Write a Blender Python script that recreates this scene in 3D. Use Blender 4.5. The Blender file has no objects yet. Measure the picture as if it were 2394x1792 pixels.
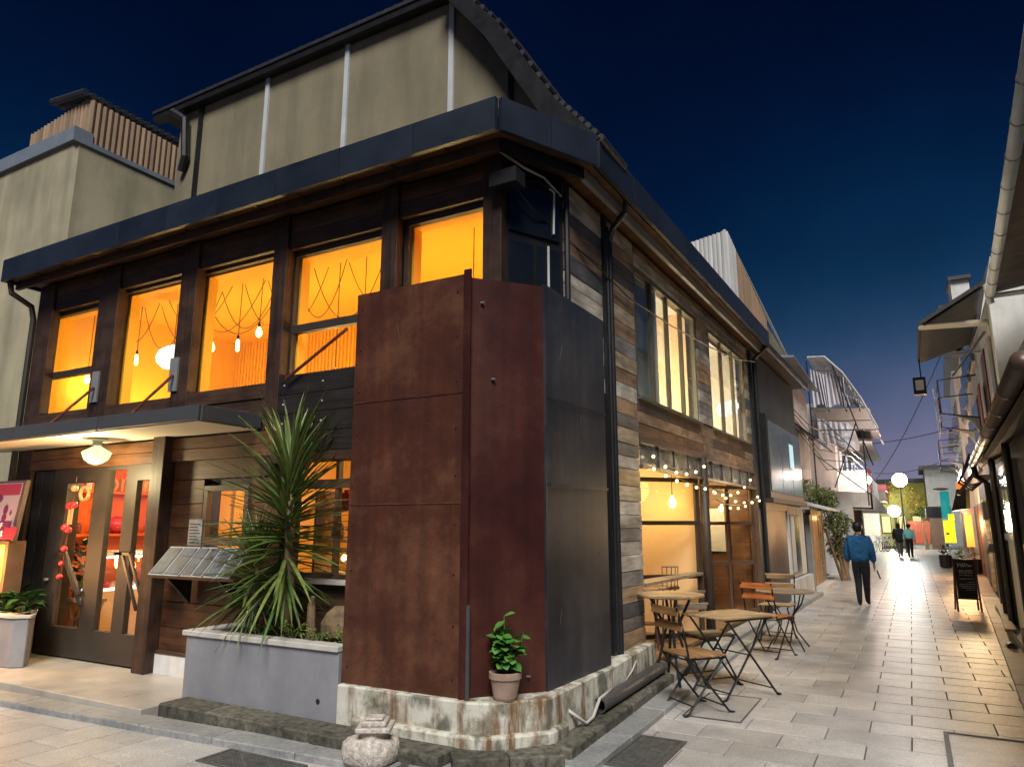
import bpy, bmesh, math, random
from mathutils import Vector, Matrix
R = math.radians
rnd = random.Random(11)
scene = bpy.context.scene
COL = scene.collection

# ---------------------------------------------------------------- camera
cam_d = bpy.data.cameras.new('camera')
cam_d.sensor_width = 36.0
cam_d.lens = 24.81
cam_d.clip_start = 0.05
cam_d.clip_end = 2000
cam = bpy.data.objects.new('camera', cam_d)
COL.objects.link(cam)
cam.location = (0, 0, 1.70)
cam.rotation_euler = (R(90 + 11.277), 0, R(29.01))
scene.camera = cam

# ---------------------------------------------------------------- sky (late dusk) and an added soft fill
world = bpy.data.worlds.new('World')
scene.world = world
world.use_nodes = True
wn, wl = world.node_tree.nodes, world.node_tree.links
wn.clear()
w_out = wn.new('ShaderNodeOutputWorld')
w_bg = wn.new('ShaderNodeBackground')
w_bg2 = wn.new('ShaderNodeBackground')
w_add = wn.new('ShaderNodeAddShader')
w_tc = wn.new('ShaderNodeTexCoord')
w_sep = wn.new('ShaderNodeSeparateXYZ')
w_ramp = wn.new('ShaderNodeValToRGB')
wl.new(w_tc.outputs['Generated'], w_sep.inputs[0])
w_n = wn.new('ShaderNodeTexNoise')
w_n.inputs['Scale'].default_value = 2.2
w_n.inputs['Detail'].default_value = 4
wl.new(w_tc.outputs['Generated'], w_n.inputs['Vector'])
w_ma = wn.new('ShaderNodeMath'); w_ma.operation = 'MULTIPLY_ADD'
w_ma.inputs[1].default_value = 0.07
wl.new(w_n.outputs['Fac'], w_ma.inputs[0])
wl.new(w_sep.outputs['Z'], w_ma.inputs[2])
wl.new(w_ma.outputs[0], w_ramp.inputs['Fac'])
cr = w_ramp.color_ramp
cr.interpolation = 'B_SPLINE'
pts = [(0.0, (0.30, 0.27, 0.36)), (0.08, (0.20, 0.19, 0.29)), (0.17, (0.085, 0.11, 0.21)), (0.26, (0.010, 0.050, 0.118)),
       (0.38, (0.0010, 0.0145, 0.052)), (0.54, (0.0004, 0.0045, 0.025)), (0.8, (0.0003, 0.0012, 0.008))]
while len(cr.elements) < len(pts):
    cr.elements.new(0.5)
for e, (p, c) in zip(cr.elements, pts):
    e.position = p
    e.color = (*c, 1)
w_n2 = wn.new('ShaderNodeTexNoise')
w_n2.inputs['Scale'].default_value = 3.4
w_n2.inputs['Detail'].default_value = 6
wl.new(w_tc.outputs['Generated'], w_n2.inputs['Vector'])
w_r2 = wn.new('ShaderNodeValToRGB')
w_r2.color_ramp.elements[0].position = 0.35
w_r2.color_ramp.elements[0].color = (0.78, 0.80, 0.84, 1)
w_r2.color_ramp.elements[1].position = 0.75
w_r2.color_ramp.elements[1].color = (1.5, 1.35, 1.25, 1)
wl.new(w_n2.outputs['Fac'], w_r2.inputs['Fac'])
w_mx = wn.new('ShaderNodeMix'); w_mx.data_type = 'RGBA'; w_mx.blend_type = 'MULTIPLY'; w_mx.inputs[0].default_value = 1.0
wl.new(w_ramp.outputs['Color'], w_mx.inputs[6]); wl.new(w_r2.outputs['Color'], w_mx.inputs[7])
wl.new(w_mx.outputs[2], w_bg.inputs['Color'])
w_bg.inputs['Strength'].default_value = 1.0
w_sky = wn.new('ShaderNodeTexSky')
w_sky.sky_type = 'NISHITA'
w_sky.sun_disc = False
w_sky.sun_elevation = R(-6)
w_sky.sun_rotation = R(200)
wl.new(w_sky.outputs[0], w_bg2.inputs['Color'])
w_bg2.inputs['Strength'].default_value = 0.05
wl.new(w_bg.outputs[0], w_add.inputs[0])
wl.new(w_bg2.outputs[0], w_add.inputs[1])
wl.new(w_add.outputs[0], w_out.inputs['Surface'])

sun_d = bpy.data.lights.new('fill_sun', 'SUN')  # added soft fill from behind the camera, standing for unseen lamps
sun_d.energy = 3.7
sun_d.angle = R(24)
sun_d.color = (1.0, 0.965, 0.91)
sun = bpy.data.objects.new('fill_sun', sun_d)
COL.objects.link(sun)
sun.rotation_euler = Vector((-0.31, 0.58, -0.75)).to_track_quat('-Z', 'Y').to_euler()

scene.view_settings.view_transform = 'Standard'
scene.view_settings.look = 'None'
scene.view_settings.exposure = 0.15
scene.view_settings.gamma = 1.0
scene.view_settings.use_curve_mapping = False
scene.cycles.use_denoising = True
scene.cycles.max_bounces = 6
scene.cycles.diffuse_bounces = 3
scene.cycles.glossy_bounces = 3
scene.cycles.transparent_max_bounces = 12
scene.cycles.sample_clamp_indirect = 4.0
scene.cycles.caustics_reflective = False
scene.cycles.caustics_refractive = False

# ---------------------------------------------------------------- helpers
WL = {}


class MB:
    """collects faces in world coordinates; build() links them as ONE mesh object"""
    def __init__(s):
        s.v, s.f = [], []

    def add(s, vs, fs):
        b = len(s.v)
        s.v += [tuple(p) for p in vs]
        s.f += [tuple(i + b for i in f) for f in fs]
        return s

    def box(s, x0, x1, y0, y1, z0, z1):
        return s.add([(x0, y0, z0), (x1, y0, z0), (x1, y1, z0), (x0, y1, z0), (x0, y0, z1), (x1, y0, z1), (x1, y1, z1), (x0, y1, z1)],
                     [(0, 3, 2, 1), (4, 5, 6, 7), (0, 1, 5, 4), (1, 2, 6, 5), (2, 3, 7, 6), (3, 0, 4, 7)])

    def bar(s, p0, p1, w, t, up=(0, 0, 1)):
        """rectangular bar p0-p1, w along the side axis, t along up"""
        p0, p1 = Vector(p0), Vector(p1)
        d = (p1 - p0).normalized()
        u = Vector(up)
        sd = d.cross(u)
        if sd.length < 1e-4:
            sd = d.cross(Vector((0, 1, 0)))
        sd.normalize()
        u = sd.cross(d).normalized()
        a, b = sd * w / 2, u * t / 2
        vs = [p0 - a - b, p0 + a - b, p0 + a + b, p0 - a + b, p1 - a - b, p1 + a - b, p1 + a + b, p1 - a + b]
        return s.add(vs, [(0, 3, 2, 1), (4, 5, 6, 7), (0, 1, 5, 4), (1, 2, 6, 5), (2, 3, 7, 6), (3, 0, 4, 7)][::1])

    def tube(s, pts, r, n=8, cap=True):
        pts = [Vector(p) for p in pts]
        rs = r if isinstance(r, (list, tuple)) else [r] * len(pts)
        rings = []
        prev = None
        for i, p in enumerate(pts):
            d = (pts[min(i + 1, len(pts) - 1)] - pts[max(i - 1, 0)]).normalized()
            if prev is None:
                a = d.cross(Vector((0, 0, 1)))
                if a.length < 1e-3:
                    a = d.cross(Vector((0, 1, 0)))
            else:
                a = prev - d * prev.dot(d)
            a.normalize()
            prev = a
            b = d.cross(a)
            rings.append([p + (a * math.cos(t) + b * math.sin(t)) * rs[i] for t in [2 * math.pi * k / n for k in range(n)]])
        vs = [q for ring in rings for q in ring]
        fs = []
        for i in range(len(pts) - 1):
            for k in range(n):
                k2 = (k + 1) % n
                fs.append((i * n + k, i * n + k2, (i + 1) * n + k2, (i + 1) * n + k))
        if cap:
            fs.append(tuple(range(n - 1, -1, -1)))
            m = (len(pts) - 1) * n
            fs.append(tuple(range(m, m + n)))
        return s.add(vs, fs)

    def prism(s, poly, z0, z1):
        n = len(poly)
        vs = [(x, y, z0) for x, y in poly] + [(x, y, z1) for x, y in poly]
        fs = [tuple(range(n - 1, -1, -1)), tuple(range(n, 2 * n))]
        for k in range(n):
            k2 = (k + 1) % n
            fs.append((k, k2, n + k2, n + k))
        return s.add(vs, fs)

    def extr(s, poly3, d):
        """planar polygon (3-d points) extruded by the vector d"""
        n = len(poly3)
        d = Vector(d)
        vs = [Vector(p) for p in poly3] + [Vector(p) + d for p in poly3]
        fs = [tuple(range(n - 1, -1, -1)), tuple(range(n, 2 * n))]
        for k in range(n):
            k2 = (k + 1) % n
            fs.append((k, k2, n + k2, n + k))
        return s.add(vs, fs)

    def lathe(s, prof, c=(0, 0, 0), n=16, sx=1, sy=1):
        vs, fs = [], []
        for r, z in prof:
            for k in range(n):
                t = 2 * math.pi * k / n
                vs.append((c[0] + r * sx * math.cos(t), c[1] + r * sy * math.sin(t), c[2] + z))
        for i in range(len(prof) - 1):
            for k in range(n):
                k2 = (k + 1) % n
                fs.append((i * n + k, i * n + k2, (i + 1) * n + k2, (i + 1) * n + k))
        fs.append(tuple(range(n - 1, -1, -1)))
        m = (len(prof) - 1) * n
        fs.append(tuple(range(m, m + n)))
        return s.add(vs, fs)

    def ball(s, c, r, n=10, sz=1.0):
        m = max(4, n // 2)
        prof = [(r * math.sin(math.pi * i / m) if 0 < i < m else r * 0.02, -r * sz * math.cos(math.pi * i / m)) for i in range(m + 1)]
        return s.lathe(prof, c, n)

    def build(s, name, mat, parent=None, smooth=False, origin=None, bevel=0.0):
        if origin is None:
            xs, ys, zs = zip(*s.v)
            origin = ((min(xs) + max(xs)) / 2, (min(ys) + max(ys)) / 2, min(zs))
        o3 = Vector(origin)
        me = bpy.data.meshes.new(name)
        me.from_pydata([tuple(Vector(p) - o3) for p in s.v], [], s.f)
        bm = bmesh.new()
        bm.from_mesh(me)
        bmesh.ops.recalc_face_normals(bm, faces=bm.faces)
        if bevel > 0:
            bmesh.ops.bevel(bm, geom=list(bm.edges), offset=bevel, segments=1, affect='EDGES', profile=0.5)
        bm.to_mesh(me)
        bm.free()
        if smooth:
            me.polygons.foreach_set('use_smooth', [True] * len(me.polygons))
        return put(name, me, mat, parent, o3)


def put(name, me, mat, parent=None, loc=(0, 0, 0), rot=(0, 0, 0)):
    if mat is not None and not me.materials:
        me.materials.append(mat)
    o = bpy.data.objects.new(name, me)
    COL.objects.link(o)
    loc = Vector(loc)
    WL[o.name] = loc
    if parent is not None:
        o.parent = parent
        o.location = loc - WL[parent.name]
    else:
        o.location = loc
    o.rotation_euler = rot
    return o


def thing(name, label, cat, loc=(0, 0, 0), group=None):
    o = bpy.data.objects.new(name, None)
    o.empty_display_size = 0.1
    COL.objects.link(o)
    o.location = loc
    WL[o.name] = Vector(loc)
    tag(o, label, cat, group)
    return o


def tag(o, label=None, cat=None, group=None, kind=None):
    if label:
        o['label'] = label
    if cat:
        o['category'] = cat
    if group:
        o['group'] = group
    if kind:
        o['kind'] = kind
    return o


def box(name, mat, parent, x0, x1, y0, y1, z0, z1, bevel=0.0):
    return MB().box(min(x0, x1), max(x0, x1), min(y0, y1), max(y0, y1), z0, z1).build(name, mat, parent, bevel=bevel)


_boxes = {}


def plank(name, mat, parent, c, L, T, H, rz=0.0, rx=0.0, bev=0.004):
    """board: L along its local x, T thick, H high; alike boards share one mesh"""
    key = (round(L, 2), round(T, 3), round(H, 3), mat.name)
    me = _boxes.get(key)
    if me is None:
        b = MB().box(-L / 2, L / 2, -T / 2, T / 2, -H / 2, H / 2)
        me = bpy.data.meshes.new(name)
        me.from_pydata(b.v, [], b.f)
        if bev:
            bm = bmesh.new()
            bm.from_mesh(me)
            bmesh.ops.bevel(bm, geom=list(bm.edges), offset=min(bev, T * .3, H * .3), segments=1, affect='EDGES', profile=0.5)
            bm.to_mesh(me)
            bm.free()
        me.materials.append(mat)
        _boxes[key] = me
    return put(name, me, None, parent, c, (rx, 0, rz))


def copy_tree(o, parent=None):
    c = o.copy()
    COL.objects.link(c)
    if parent is not None:
        c.parent = parent
    for ch in list(o.children):
        copy_tree(ch, c)
    return c


def lamp(name, loc, energy, color, radius=0.1, parent=None):
    d = bpy.data.lights.new(name, 'POINT')
    d.energy = energy
    d.color = color
    d.shadow_soft_size = radius
    o = bpy.data.objects.new(name, d)
    COL.objects.link(o)
    o.location = Vector(loc) - (WL[parent.name] if parent else Vector((0, 0, 0)))
    if parent:
        o.parent = parent
    return o


# ---------------------------------------------------------------- materials
def nt(name):
    m = bpy.data.materials.new(name)
    m.use_nodes = True
    n, l = m.node_tree.nodes, m.node_tree.links
    return m, n, l, n['Principled BSDF']


def ramp(n, stops):
    r = n.new('ShaderNodeValToRGB')
    e = r.color_ramp.elements
    while len(e) < len(stops):
        e.new(0.5)
    for q, (p, c) in zip(e, stops):
        q.position = p
        q.color = (c[0], c[1], c[2], 1)
    return r


def coords(n, l, scale, rand=True):
    tc = n.new('ShaderNodeTexCoord')
    mp = n.new('ShaderNodeMapping')
    mp.inputs['Scale'].default_value = scale
    l.new(tc.outputs['Object'], mp.inputs['Vector'])
    oi = n.new('ShaderNodeObjectInfo')
    if rand:
        cx = n.new('ShaderNodeCombineXYZ')
        mu = n.new('ShaderNodeMath'); mu.operation = 'MULTIPLY'; mu.inputs[1].default_value = 37.0
        l.new(oi.outputs['Random'], mu.inputs[0])
        for k in range(3):
            l.new(mu.outputs[0], cx.inputs[k])
        l.new(cx.outputs[0], mp.inputs['Location'])
    return mp, oi


def mixc(n, l, a, b, fac, mode='MIX'):
    m = n.new('ShaderNodeMix')
    m.data_type = 'RGBA'
    m.blend_type = mode
    for s, v in ((6, a), (7, b)):
        if hasattr(v, 'default_value') or hasattr(v, 'is_linked'):
            l.new(v, m.inputs[s])
        else:
            m.inputs[s].default_value = (*v[:3], 1)
    if hasattr(fac, 'is_linked'):
        l.new(fac, m.inputs[0])
    else:
        m.inputs[0].default_value = fac
    return m.outputs[2]


def bump(n, l, bs, h, strength, dist=0.01):
    b = n.new('ShaderNodeBump')
    b.inputs['Strength'].default_value = strength
    b.inputs['Distance'].default_value = dist
    l.new(h, b.inputs['Height'])
    l.new(b.outputs[0], bs.inputs['Normal'])


def plain(name, col, rough=0.6, var=0.25, scale=3.0, bmp=0.15, fine=60.0, metal=0.0, per=0.0, stretch=(1, 1, 1), spec=0.5, streak=0.0, stain=0.0, dist=0.006):
    """painted / plaster / stone / metal surface: blotches, fine relief, optional per-object shift"""
    m, n, l, bs = nt(name)
    mp, oi = coords(n, l, stretch)
    n1 = n.new('ShaderNodeTexNoise'); n1.inputs['Scale'].default_value = scale; n1.inputs['Detail'].default_value = 7
    n1.inputs['Roughness'].default_value = 0.62
    l.new(mp.outputs[0], n1.inputs['Vector'])
    lo = [c * (1 - var) for c in col]
    hi = [min(1, c * (1 + var)) for c in col]
    rp = ramp(n, [(0.3, lo), (0.7, hi)])
    l.new(n1.outputs['Fac'], rp.inputs['Fac'])
    out = rp.outputs['Color']
    if per:
        r2 = ramp(n, [(0, (1 - per,) * 3), (1, (1 + per * 0.6,) * 3)])
        l.new(oi.outputs['Random'], r2.inputs['Fac'])
        out = mixc(n, l, out, r2.outputs['Color'], 1.0, 'MULTIPLY')
    if streak:      # rain runs
        ms, _ = coords(n, l, (1.1, 1.1, 0.16))
        ns = n.new('ShaderNodeTexNoise'); ns.inputs['Scale'].default_value = 2.0; ns.inputs['Detail'].default_value = 8; ns.inputs['Roughness'].default_value = 0.6
        l.new(ms.outputs[0], ns.inputs['Vector'])
        rs = ramp(n, [(0.36, (1 - streak,) * 3), (0.60, (1.06, 1.05, 1.04))])
        l.new(ns.outputs['Fac'], rs.inputs['Fac'])
        out = mixc(n, l, out, rs.outputs['Color'], 1.0, 'MULTIPLY')
    if stain:       # trodden dirt that runs across the joints
        ge = n.new('ShaderNodeNewGeometry')
        ng = n.new('ShaderNodeTexNoise'); ng.inputs['Scale'].default_value = 1.7; ng.inputs['Detail'].default_value = 9; ng.inputs['Roughness'].default_value = 0.68
        l.new(ge.outputs['Position'], ng.inputs['Vector'])
        rg2 = ramp(n, [(0.33, (1 - stain, 1 - stain, 1 - stain * .95)), (0.62, (1.08, 1.06, 1.04))])
        l.new(ng.outputs['Fac'], rg2.inputs['Fac'])
        out = mixc(n, l, out, rg2.outputs['Color'], 1.0, 'MULTIPLY')
        vo = n.new('ShaderNodeTexVoronoi'); vo.inputs['Scale'].default_value = 2.6
        l.new(ge.outputs['Position'], vo.inputs['Vector'])
        rv = ramp(n, [(0.035, (0.45, 0.44, 0.43)), (0.055, (1, 1, 1))])
        l.new(vo.outputs['Distance'], rv.inputs['Fac'])
        out = mixc(n, l, out, rv.outputs['Color'], 0.8, 'MULTIPLY')
    l.new(out, bs.inputs['Base Color'])
    n2 = n.new('ShaderNodeTexNoise'); n2.inputs['Scale'].default_value = fine; n2.inputs['Detail'].default_value = 4
    l.new(mp.outputs[0], n2.inputs['Vector'])
    rr = n.new('ShaderNodeMapRange')
    rr.inputs['To Min'].default_value = max(0.03, rough - 0.12)
    rr.inputs['To Max'].default_value = min(1, rough + 0.12)
    l.new(n1.outputs['Fac'], rr.inputs['Value'])
    l.new(rr.outputs[0], bs.inputs['Roughness'])
    bs.inputs['Metallic'].default_value = metal
    bs.inputs['Specular IOR Level'].default_value = spec
    if bmp:
        bump(n, l, bs, n2.outputs['Fac'], bmp, dist)
    return m


def wood(name, tones, rough=0.6, grain=14.0, along=1.0, bmp=0.35, axis=0, knots=True):
    """boards: grain along the local axis, tone picked per board"""
    m, n, l, bs = nt(name)
    sc = [grain, grain, grain]
    sc[axis] = along
    mp, oi = coords(n, l, sc)
    n1 = n.new('ShaderNodeTexNoise'); n1.inputs['Scale'].default_value = 1.6; n1.inputs['Detail'].default_value = 9
    n1.inputs['Distortion'].default_value = 0.6
    n1.inputs['Roughness'].default_value = 0.65
    l.new(mp.outputs[0], n1.inputs['Vector'])
    k = len(tones)
    rp = ramp(n, [(i / max(1, k - 1), t) for i, t in enumerate(tones)])
    rp.color_ramp.interpolation = 'CONSTANT' if k > 3 else 'LINEAR'
    l.new(oi.outputs['Random'], rp.inputs['Fac'])
    g = ramp(n, [(0.28, (0.35, 0.33, 0.32)), (0.5, (0.85, 0.85, 0.85)), (0.75, (1.25, 1.22, 1.2))])
    l.new(n1.outputs['Fac'], g.inputs['Fac'])
    out = mixc(n, l, rp.outputs['Color'], g.outputs['Color'], 1.0, 'MULTIPLY')
    mp2, _ = coords(n, l, (2.2, 4.5, 4.5))
    n3 = n.new('ShaderNodeTexNoise'); n3.inputs['Scale'].default_value = 1.3; n3.inputs['Detail'].default_value = 6
    l.new(mp2.outputs[0], n3.inputs['Vector'])
    g3 = ramp(n, [(0.35, (0.45, 0.43, 0.42)), (0.62, (1.15, 1.15, 1.15))])
    l.new(n3.outputs['Fac'], g3.inputs['Fac'])
    out = mixc(n, l, out, g3.outputs['Color'], 0.75, 'MULTIPLY')
    l.new(out, bs.inputs['Base Color'])
    bs.inputs['Roughness'].default_value = rough
    bs.inputs['Specular IOR Level'].default_value = 0.35
    bump(n, l, bs, n1.outputs['Fac'], bmp, 0.01)
    return m


def emit(name, col, strength, tex=0.0):
    m, n, l, bs = nt(name)
    bs.inputs['Base Color'].default_value = (*[c * 0.5 for c in col], 1)
    bs.inputs['Emission Color'].default_value = (*col, 1)
    bs.inputs['Emission Strength'].default_value = strength
    return m


def glass(name, tint=(0.95, 0.96, 0.95), refl=0.08, rough=0.03, dirt=0.0):
    m, n, l, bs = nt(name)
    n.remove(bs)
    out = n['Material Output']
    tr = n.new('ShaderNodeBsdfTransparent'); tr.inputs[0].default_value = (*tint, 1)
    gl = n.new('ShaderNodeBsdfGlossy'); gl.inputs['Roughness'].default_value = rough
    gl.inputs['Color'].default_value = (0.9, 0.93, 0.95, 1)
    fr = n.new('ShaderNodeLayerWeight'); fr.inputs['Blend'].default_value = 0.5
    pw = n.new('ShaderNodeMath'); pw.operation = 'POWER'; pw.inputs[1].default_value = 4.0
    l.new(fr.outputs['Facing'], pw.inputs[0])
    ad = n.new('ShaderNodeMath'); ad.operation = 'MULTIPLY_ADD'; ad.inputs[1].default_value = 0.6; ad.inputs[2].default_value = refl * 0.5
    ad.use_clamp = True
    l.new(pw.outputs[0], ad.inputs[0])
    mx = n.new('ShaderNodeMixShader')
    l.new(ad.outputs[0], mx.inputs[0]); l.new(tr.outputs[0], mx.inputs[1]); l.new(gl.outputs[0], mx.inputs[2])
    if dirt:
        tc = n.new('ShaderNodeTexCoord')
        ns = n.new('ShaderNodeTexNoise'); ns.inputs['Scale'].default_value = 2.5; ns.inputs['Detail'].default_value = 5
        l.new(tc.outputs['Object'], ns.inputs['Vector'])
        df = n.new('ShaderNodeBsdfDiffuse'); df.inputs[0].default_value = (0.5, 0.5, 0.48, 1)
        mr = n.new('ShaderNodeMapRange'); mr.inputs['From Min'].default_value = 0.35; mr.inputs['From Max'].default_value = 0.8
        mr.inputs['To Max'].default_value = dirt
        l.new(ns.outputs['Fac'], mr.inputs['Value'])
        m2 = n.new('ShaderNodeMixShader')
        l.new(mr.outputs[0], m2.inputs[0]); l.new(mx.outputs[0], m2.inputs[1]); l.new(df.outputs[0], m2.inputs[2])
        mx = m2
    l.new(mx.outputs[0], out.inputs[0])
    return m


def leafmat(name, c1, c2, rough=0.45):
    m, n, l, bs = nt(name)
    mp, oi = coords(n, l, (3, 3, 3))
    rp = ramp(n, [(0, c1), (1, c2)])
    l.new(oi.outputs['Random'], rp.inputs['Fac'])
    n1 = n.new('ShaderNodeTexNoise'); n1.inputs['Scale'].default_value = 5; n1.inputs['Detail'].default_value = 5
    l.new(mp.outputs[0], n1.inputs['Vector'])
    g = ramp(n, [(0.3, (0.6, 0.6, 0.6)), (0.7, (1.3, 1.3, 1.2))])
    l.new(n1.outputs['Fac'], g.inputs['Fac'])
    l.new(mixc(n, l, rp.outputs['Color'], g.outputs['Color'], 1.0, 'MULTIPLY'), bs.inputs['Base Color'])
    bs.inputs['Roughness'].default_value = rough
    bs.inputs['Subsurface Weight'].default_value = 0.0
    return m


def rusty(name, base, rust, rough=0.55):
    m, n, l, bs = nt(name)
    mp, oi = coords(n, l, (1, 1, 1))
    n1 = n.new('ShaderNodeTexNoise'); n1.inputs['Scale'].default_value = 1.1; n1.inputs['Detail'].default_value = 10; n1.inputs['Roughness'].default_value = 0.7
    l.new(mp.outputs[0], n1.inputs['Vector'])
    rp = ramp(n, [(0.28, [c * 0.55 for c in base]), (0.48, base), (0.64, rust), (0.85, [c * 0.6 for c in rust])])
    l.new(n1.outputs['Fac'], rp.inputs['Fac'])
    mp2, _ = coords(n, l, (5, 5, 0.3))
    n2 = n.new('ShaderNodeTexNoise'); n2.inputs['Scale'].default_value = 2; n2.inputs['Detail'].default_value = 6
    l.new(mp2.outputs[0], n2.inputs['Vector'])
    g = ramp(n, [(0.35, (0.72, 0.70, 0.70)), (0.65, (1.15, 1.12, 1.1))])
    l.new(n2.outputs['Fac'], g.inputs['Fac'])
    col = mixc(n, l, rp.outputs['Color'], g.outputs['Color'], 0.8, 'MULTIPLY')
    n3 = n.new('ShaderNodeTexNoise'); n3.inputs['Scale'].default_value = 140; n3.inputs['Detail'].default_value = 3
    l.new(mp.outputs[0], n3.inputs['Vector'])
    sp = ramp(n, [(0.40, (0.75, 0.75, 0.75)), (0.62, (1.15, 1.12, 1.1)), (0.72, (1.7, 1.6, 1.5))])
    l.new(n3.outputs['Fac'], sp.inputs['Fac'])
    col = mixc(n, l, col, sp.outputs['Color'], 0.6, 'MULTIPLY')
    l.new(col, bs.inputs['Base Color'])
    rr = n.new('ShaderNodeMapRange'); rr.inputs['To Min'].default_value = rough - 0.15; rr.inputs['To Max'].default_value = rough + 0.2
    l.new(n1.outputs['Fac'], rr.inputs['Value']); l.new(rr.outputs[0], bs.inputs['Roughness'])
    bs.inputs['Specular IOR Level'].default_value = 0.4
    bump(n, l, bs, n3.outputs['Fac'], 0.12, 0.004)
    return m


def stained(name):
    """old whitewashed concrete with rust runs, grime and bare grey patches"""
    m, n, l, bs = nt(name)
    mp, oi = coords(n, l, (1, 1, 1))
    n1 = n.new('ShaderNodeTexNoise'); n1.inputs['Scale'].default_value = 4.5; n1.inputs['Detail'].default_value = 9; n1.inputs['Roughness'].default_value = 0.7
    l.new(mp.outputs[0], n1.inputs['Vector'])
    rp = ramp(n, [(0.30, (0.10, 0.09, 0.06)), (0.42, (0.30, 0.28, 0.22)), (0.52, (0.58, 0.56, 0.48)), (0.75, (0.70, 0.69, 0.62))])
    l.new(n1.outputs['Fac'], rp.inputs['Fac'])
    mp2, _ = coords(n, l, (3.2, 3.2, 0.5))
    n2 = n.new('ShaderNodeTexNoise'); n2.inputs['Scale'].default_value = 2.0; n2.inputs['Detail'].default_value = 8; n2.inputs['Roughness'].default_value = 0.65
    l.new(mp2.outputs[0], n2.inputs['Vector'])
    st = ramp(n, [(0.50, (0, 0, 0)), (0.64, (0.95, 0.95, 0.95))])
    l.new(n2.outputs['Fac'], st.inputs['Fac'])
    col = mixc(n, l, rp.outputs['Color'], (0.16, 0.075, 0.018), st.outputs['Color'])
    n4 = n.new('ShaderNodeTexNoise'); n4.inputs['Scale'].default_value = 3.1; n4.inputs['Detail'].default_value = 4
    mp3, _ = coords(n, l, (2.2, 2.2, 0.9))
    l.new(mp3.outputs[0], n4.inputs['Vector'])
    s4 = ramp(n, [(0.55, (0, 0, 0)), (0.66, (0.8, 0.8, 0.8))])
    l.new(n4.outputs['Fac'], s4.inputs['Fac'])
    col = mixc(n, l, col, (0.09, 0.09, 0.065), s4.outputs['Color'])
    l.new(col, bs.inputs['Base Color'])
    bs.inputs['Roughness'].default_value = 0.85
    nb_ = n.new('ShaderNodeTexNoise'); nb_.inputs['Scale'].default_value = 22; nb_.inputs['Detail'].default_value = 6
    l.new(mp.outputs[0], nb_.inputs['Vector'])
    bump(n, l, bs, nb_.outputs['Fac'], 0.35, 0.008)
    return m


def corrug(name, col, scale, axis=0):
    return plain(name, col, 0.5, 0.25, 2.0, 0.1, 40)


M = {}
M['paver'] = plain('paver_stone', (0.47, 0.455, 0.44), 0.36, 0.34, 70, 0.9, 46, per=0.17, stain=0.32)
M['paver_far'] = plain('paver_far', (0.47, 0.455, 0.44), 0.34, 0.3, 2.2, 0.4, 40, stain=0.3)
M['joint'] = plain('joint_sand', (0.035, 0.033, 0.03), 0.9, 0.3, 8, 0.3, 60)
M['kerb'] = plain('kerb_granite', (0.30, 0.31, 0.31), 0.5, 0.25, 26, 0.5, 60, per=0.15, stain=0.3)
M['granite_dark'] = plain('mossy_granite', (0.105, 0.10, 0.078), 0.8, 0.75, 16, 1.0, 40, per=0.25, stain=0.4)
M['slab'] = plain('entry_floor', (0.42, 0.38, 0.33), 0.32, 0.2, 3, 0.25, 30)
M['concrete'] = stained('stained_concrete')
M['planter'] = plain('planter_render', (0.245, 0.25, 0.275), 0.65, 0.10, 5, 0.25, 130, streak=0.12)
M['planter_cap'] = plain('planter_cap_stone', (0.52, 0.50, 0.46), 0.5, 0.15, 6, 0.2, 50)
M['white'] = plain('white_render', (0.70, 0.70, 0.68), 0.7, 0.12, 3, 0.2, 50, streak=0.25)
M['rust_a'] = rusty('rust_brown_steel', (0.072, 0.022, 0.011), (0.140, 0.058, 0.029), 0.48)
M['rust_b'] = rusty('rust_maroon_steel', (0.046, 0.0095, 0.0065), (0.076, 0.021, 0.012), 0.42)
M['rust_c'] = rusty('blue_black_steel', (0.018, 0.023, 0.035), (0.048, 0.047, 0.055), 0.30)
M['post'] = wood('stained_post', [(0.050, 0.026, 0.018), (0.064, 0.034, 0.022)], 0.55, 10, 0.8, axis=2)
M['board'] = wood('stained_board', [(0.045, 0.022, 0.014), (0.10, 0.055, 0.032), (0.06, 0.031, 0.019)], 0.55, 12, 0.8)
M['board_light'] = wood('shopfront_board', [(0.13, 0.055, 0.022), (0.165, 0.076, 0.032), (0.10, 0.042, 0.018)], 0.5, 12, 0.9)
M['board_black'] = wood('black_board', [(0.018, 0.015, 0.015), (0.026, 0.021, 0.019)], 0.5, 12, 0.8)
M['reclaimed'] = wood('reclaimed_board', [(0.46, 0.43, 0.38), (0.19, 0.17, 0.155), (0.56, 0.53, 0.47), (0.42, 0.28, 0.17), (0.12, 0.12, 0.13),
                                          (0.50, 0.40, 0.29), (0.26, 0.25, 0.245), (0.60, 0.55, 0.46), (0.31, 0.21, 0.135), (0.17, 0.19, 0.22)], 0.55, 12, 1.2)
M['reclaimed_rust'] = wood('reclaimed_rust_board', [(0.10, 0.055, 0.035), (0.16, 0.092, 0.055), (0.075, 0.055, 0.046), (0.28, 0.19, 0.125), (0.12, 0.075, 0.05)], 0.6, 10, 1.4)
M['frame'] = plain('dark_bronze_frame', (0.035, 0.026, 0.020), 0.58, 0.2, 5, 0.05, 60)
M['frame_brown'] = plain('brown_metal_frame', (0.10, 0.060, 0.040), 0.4, 0.25, 5, 0.08, 60)
M['alu'] = plain('grey_alu_frame', (0.30, 0.30, 0.29), 0.4, 0.1, 5, 0.05, 60, metal=0.3)
M['fascia'] = plain('blue_black_sheet', (0.013, 0.019, 0.032), 0.42, 0.2, 2, 0.08, 30, per=0.18)
M['black'] = plain('black_paint', (0.012, 0.012, 0.014), 0.4, 0.2, 6, 0.08, 60)
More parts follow.
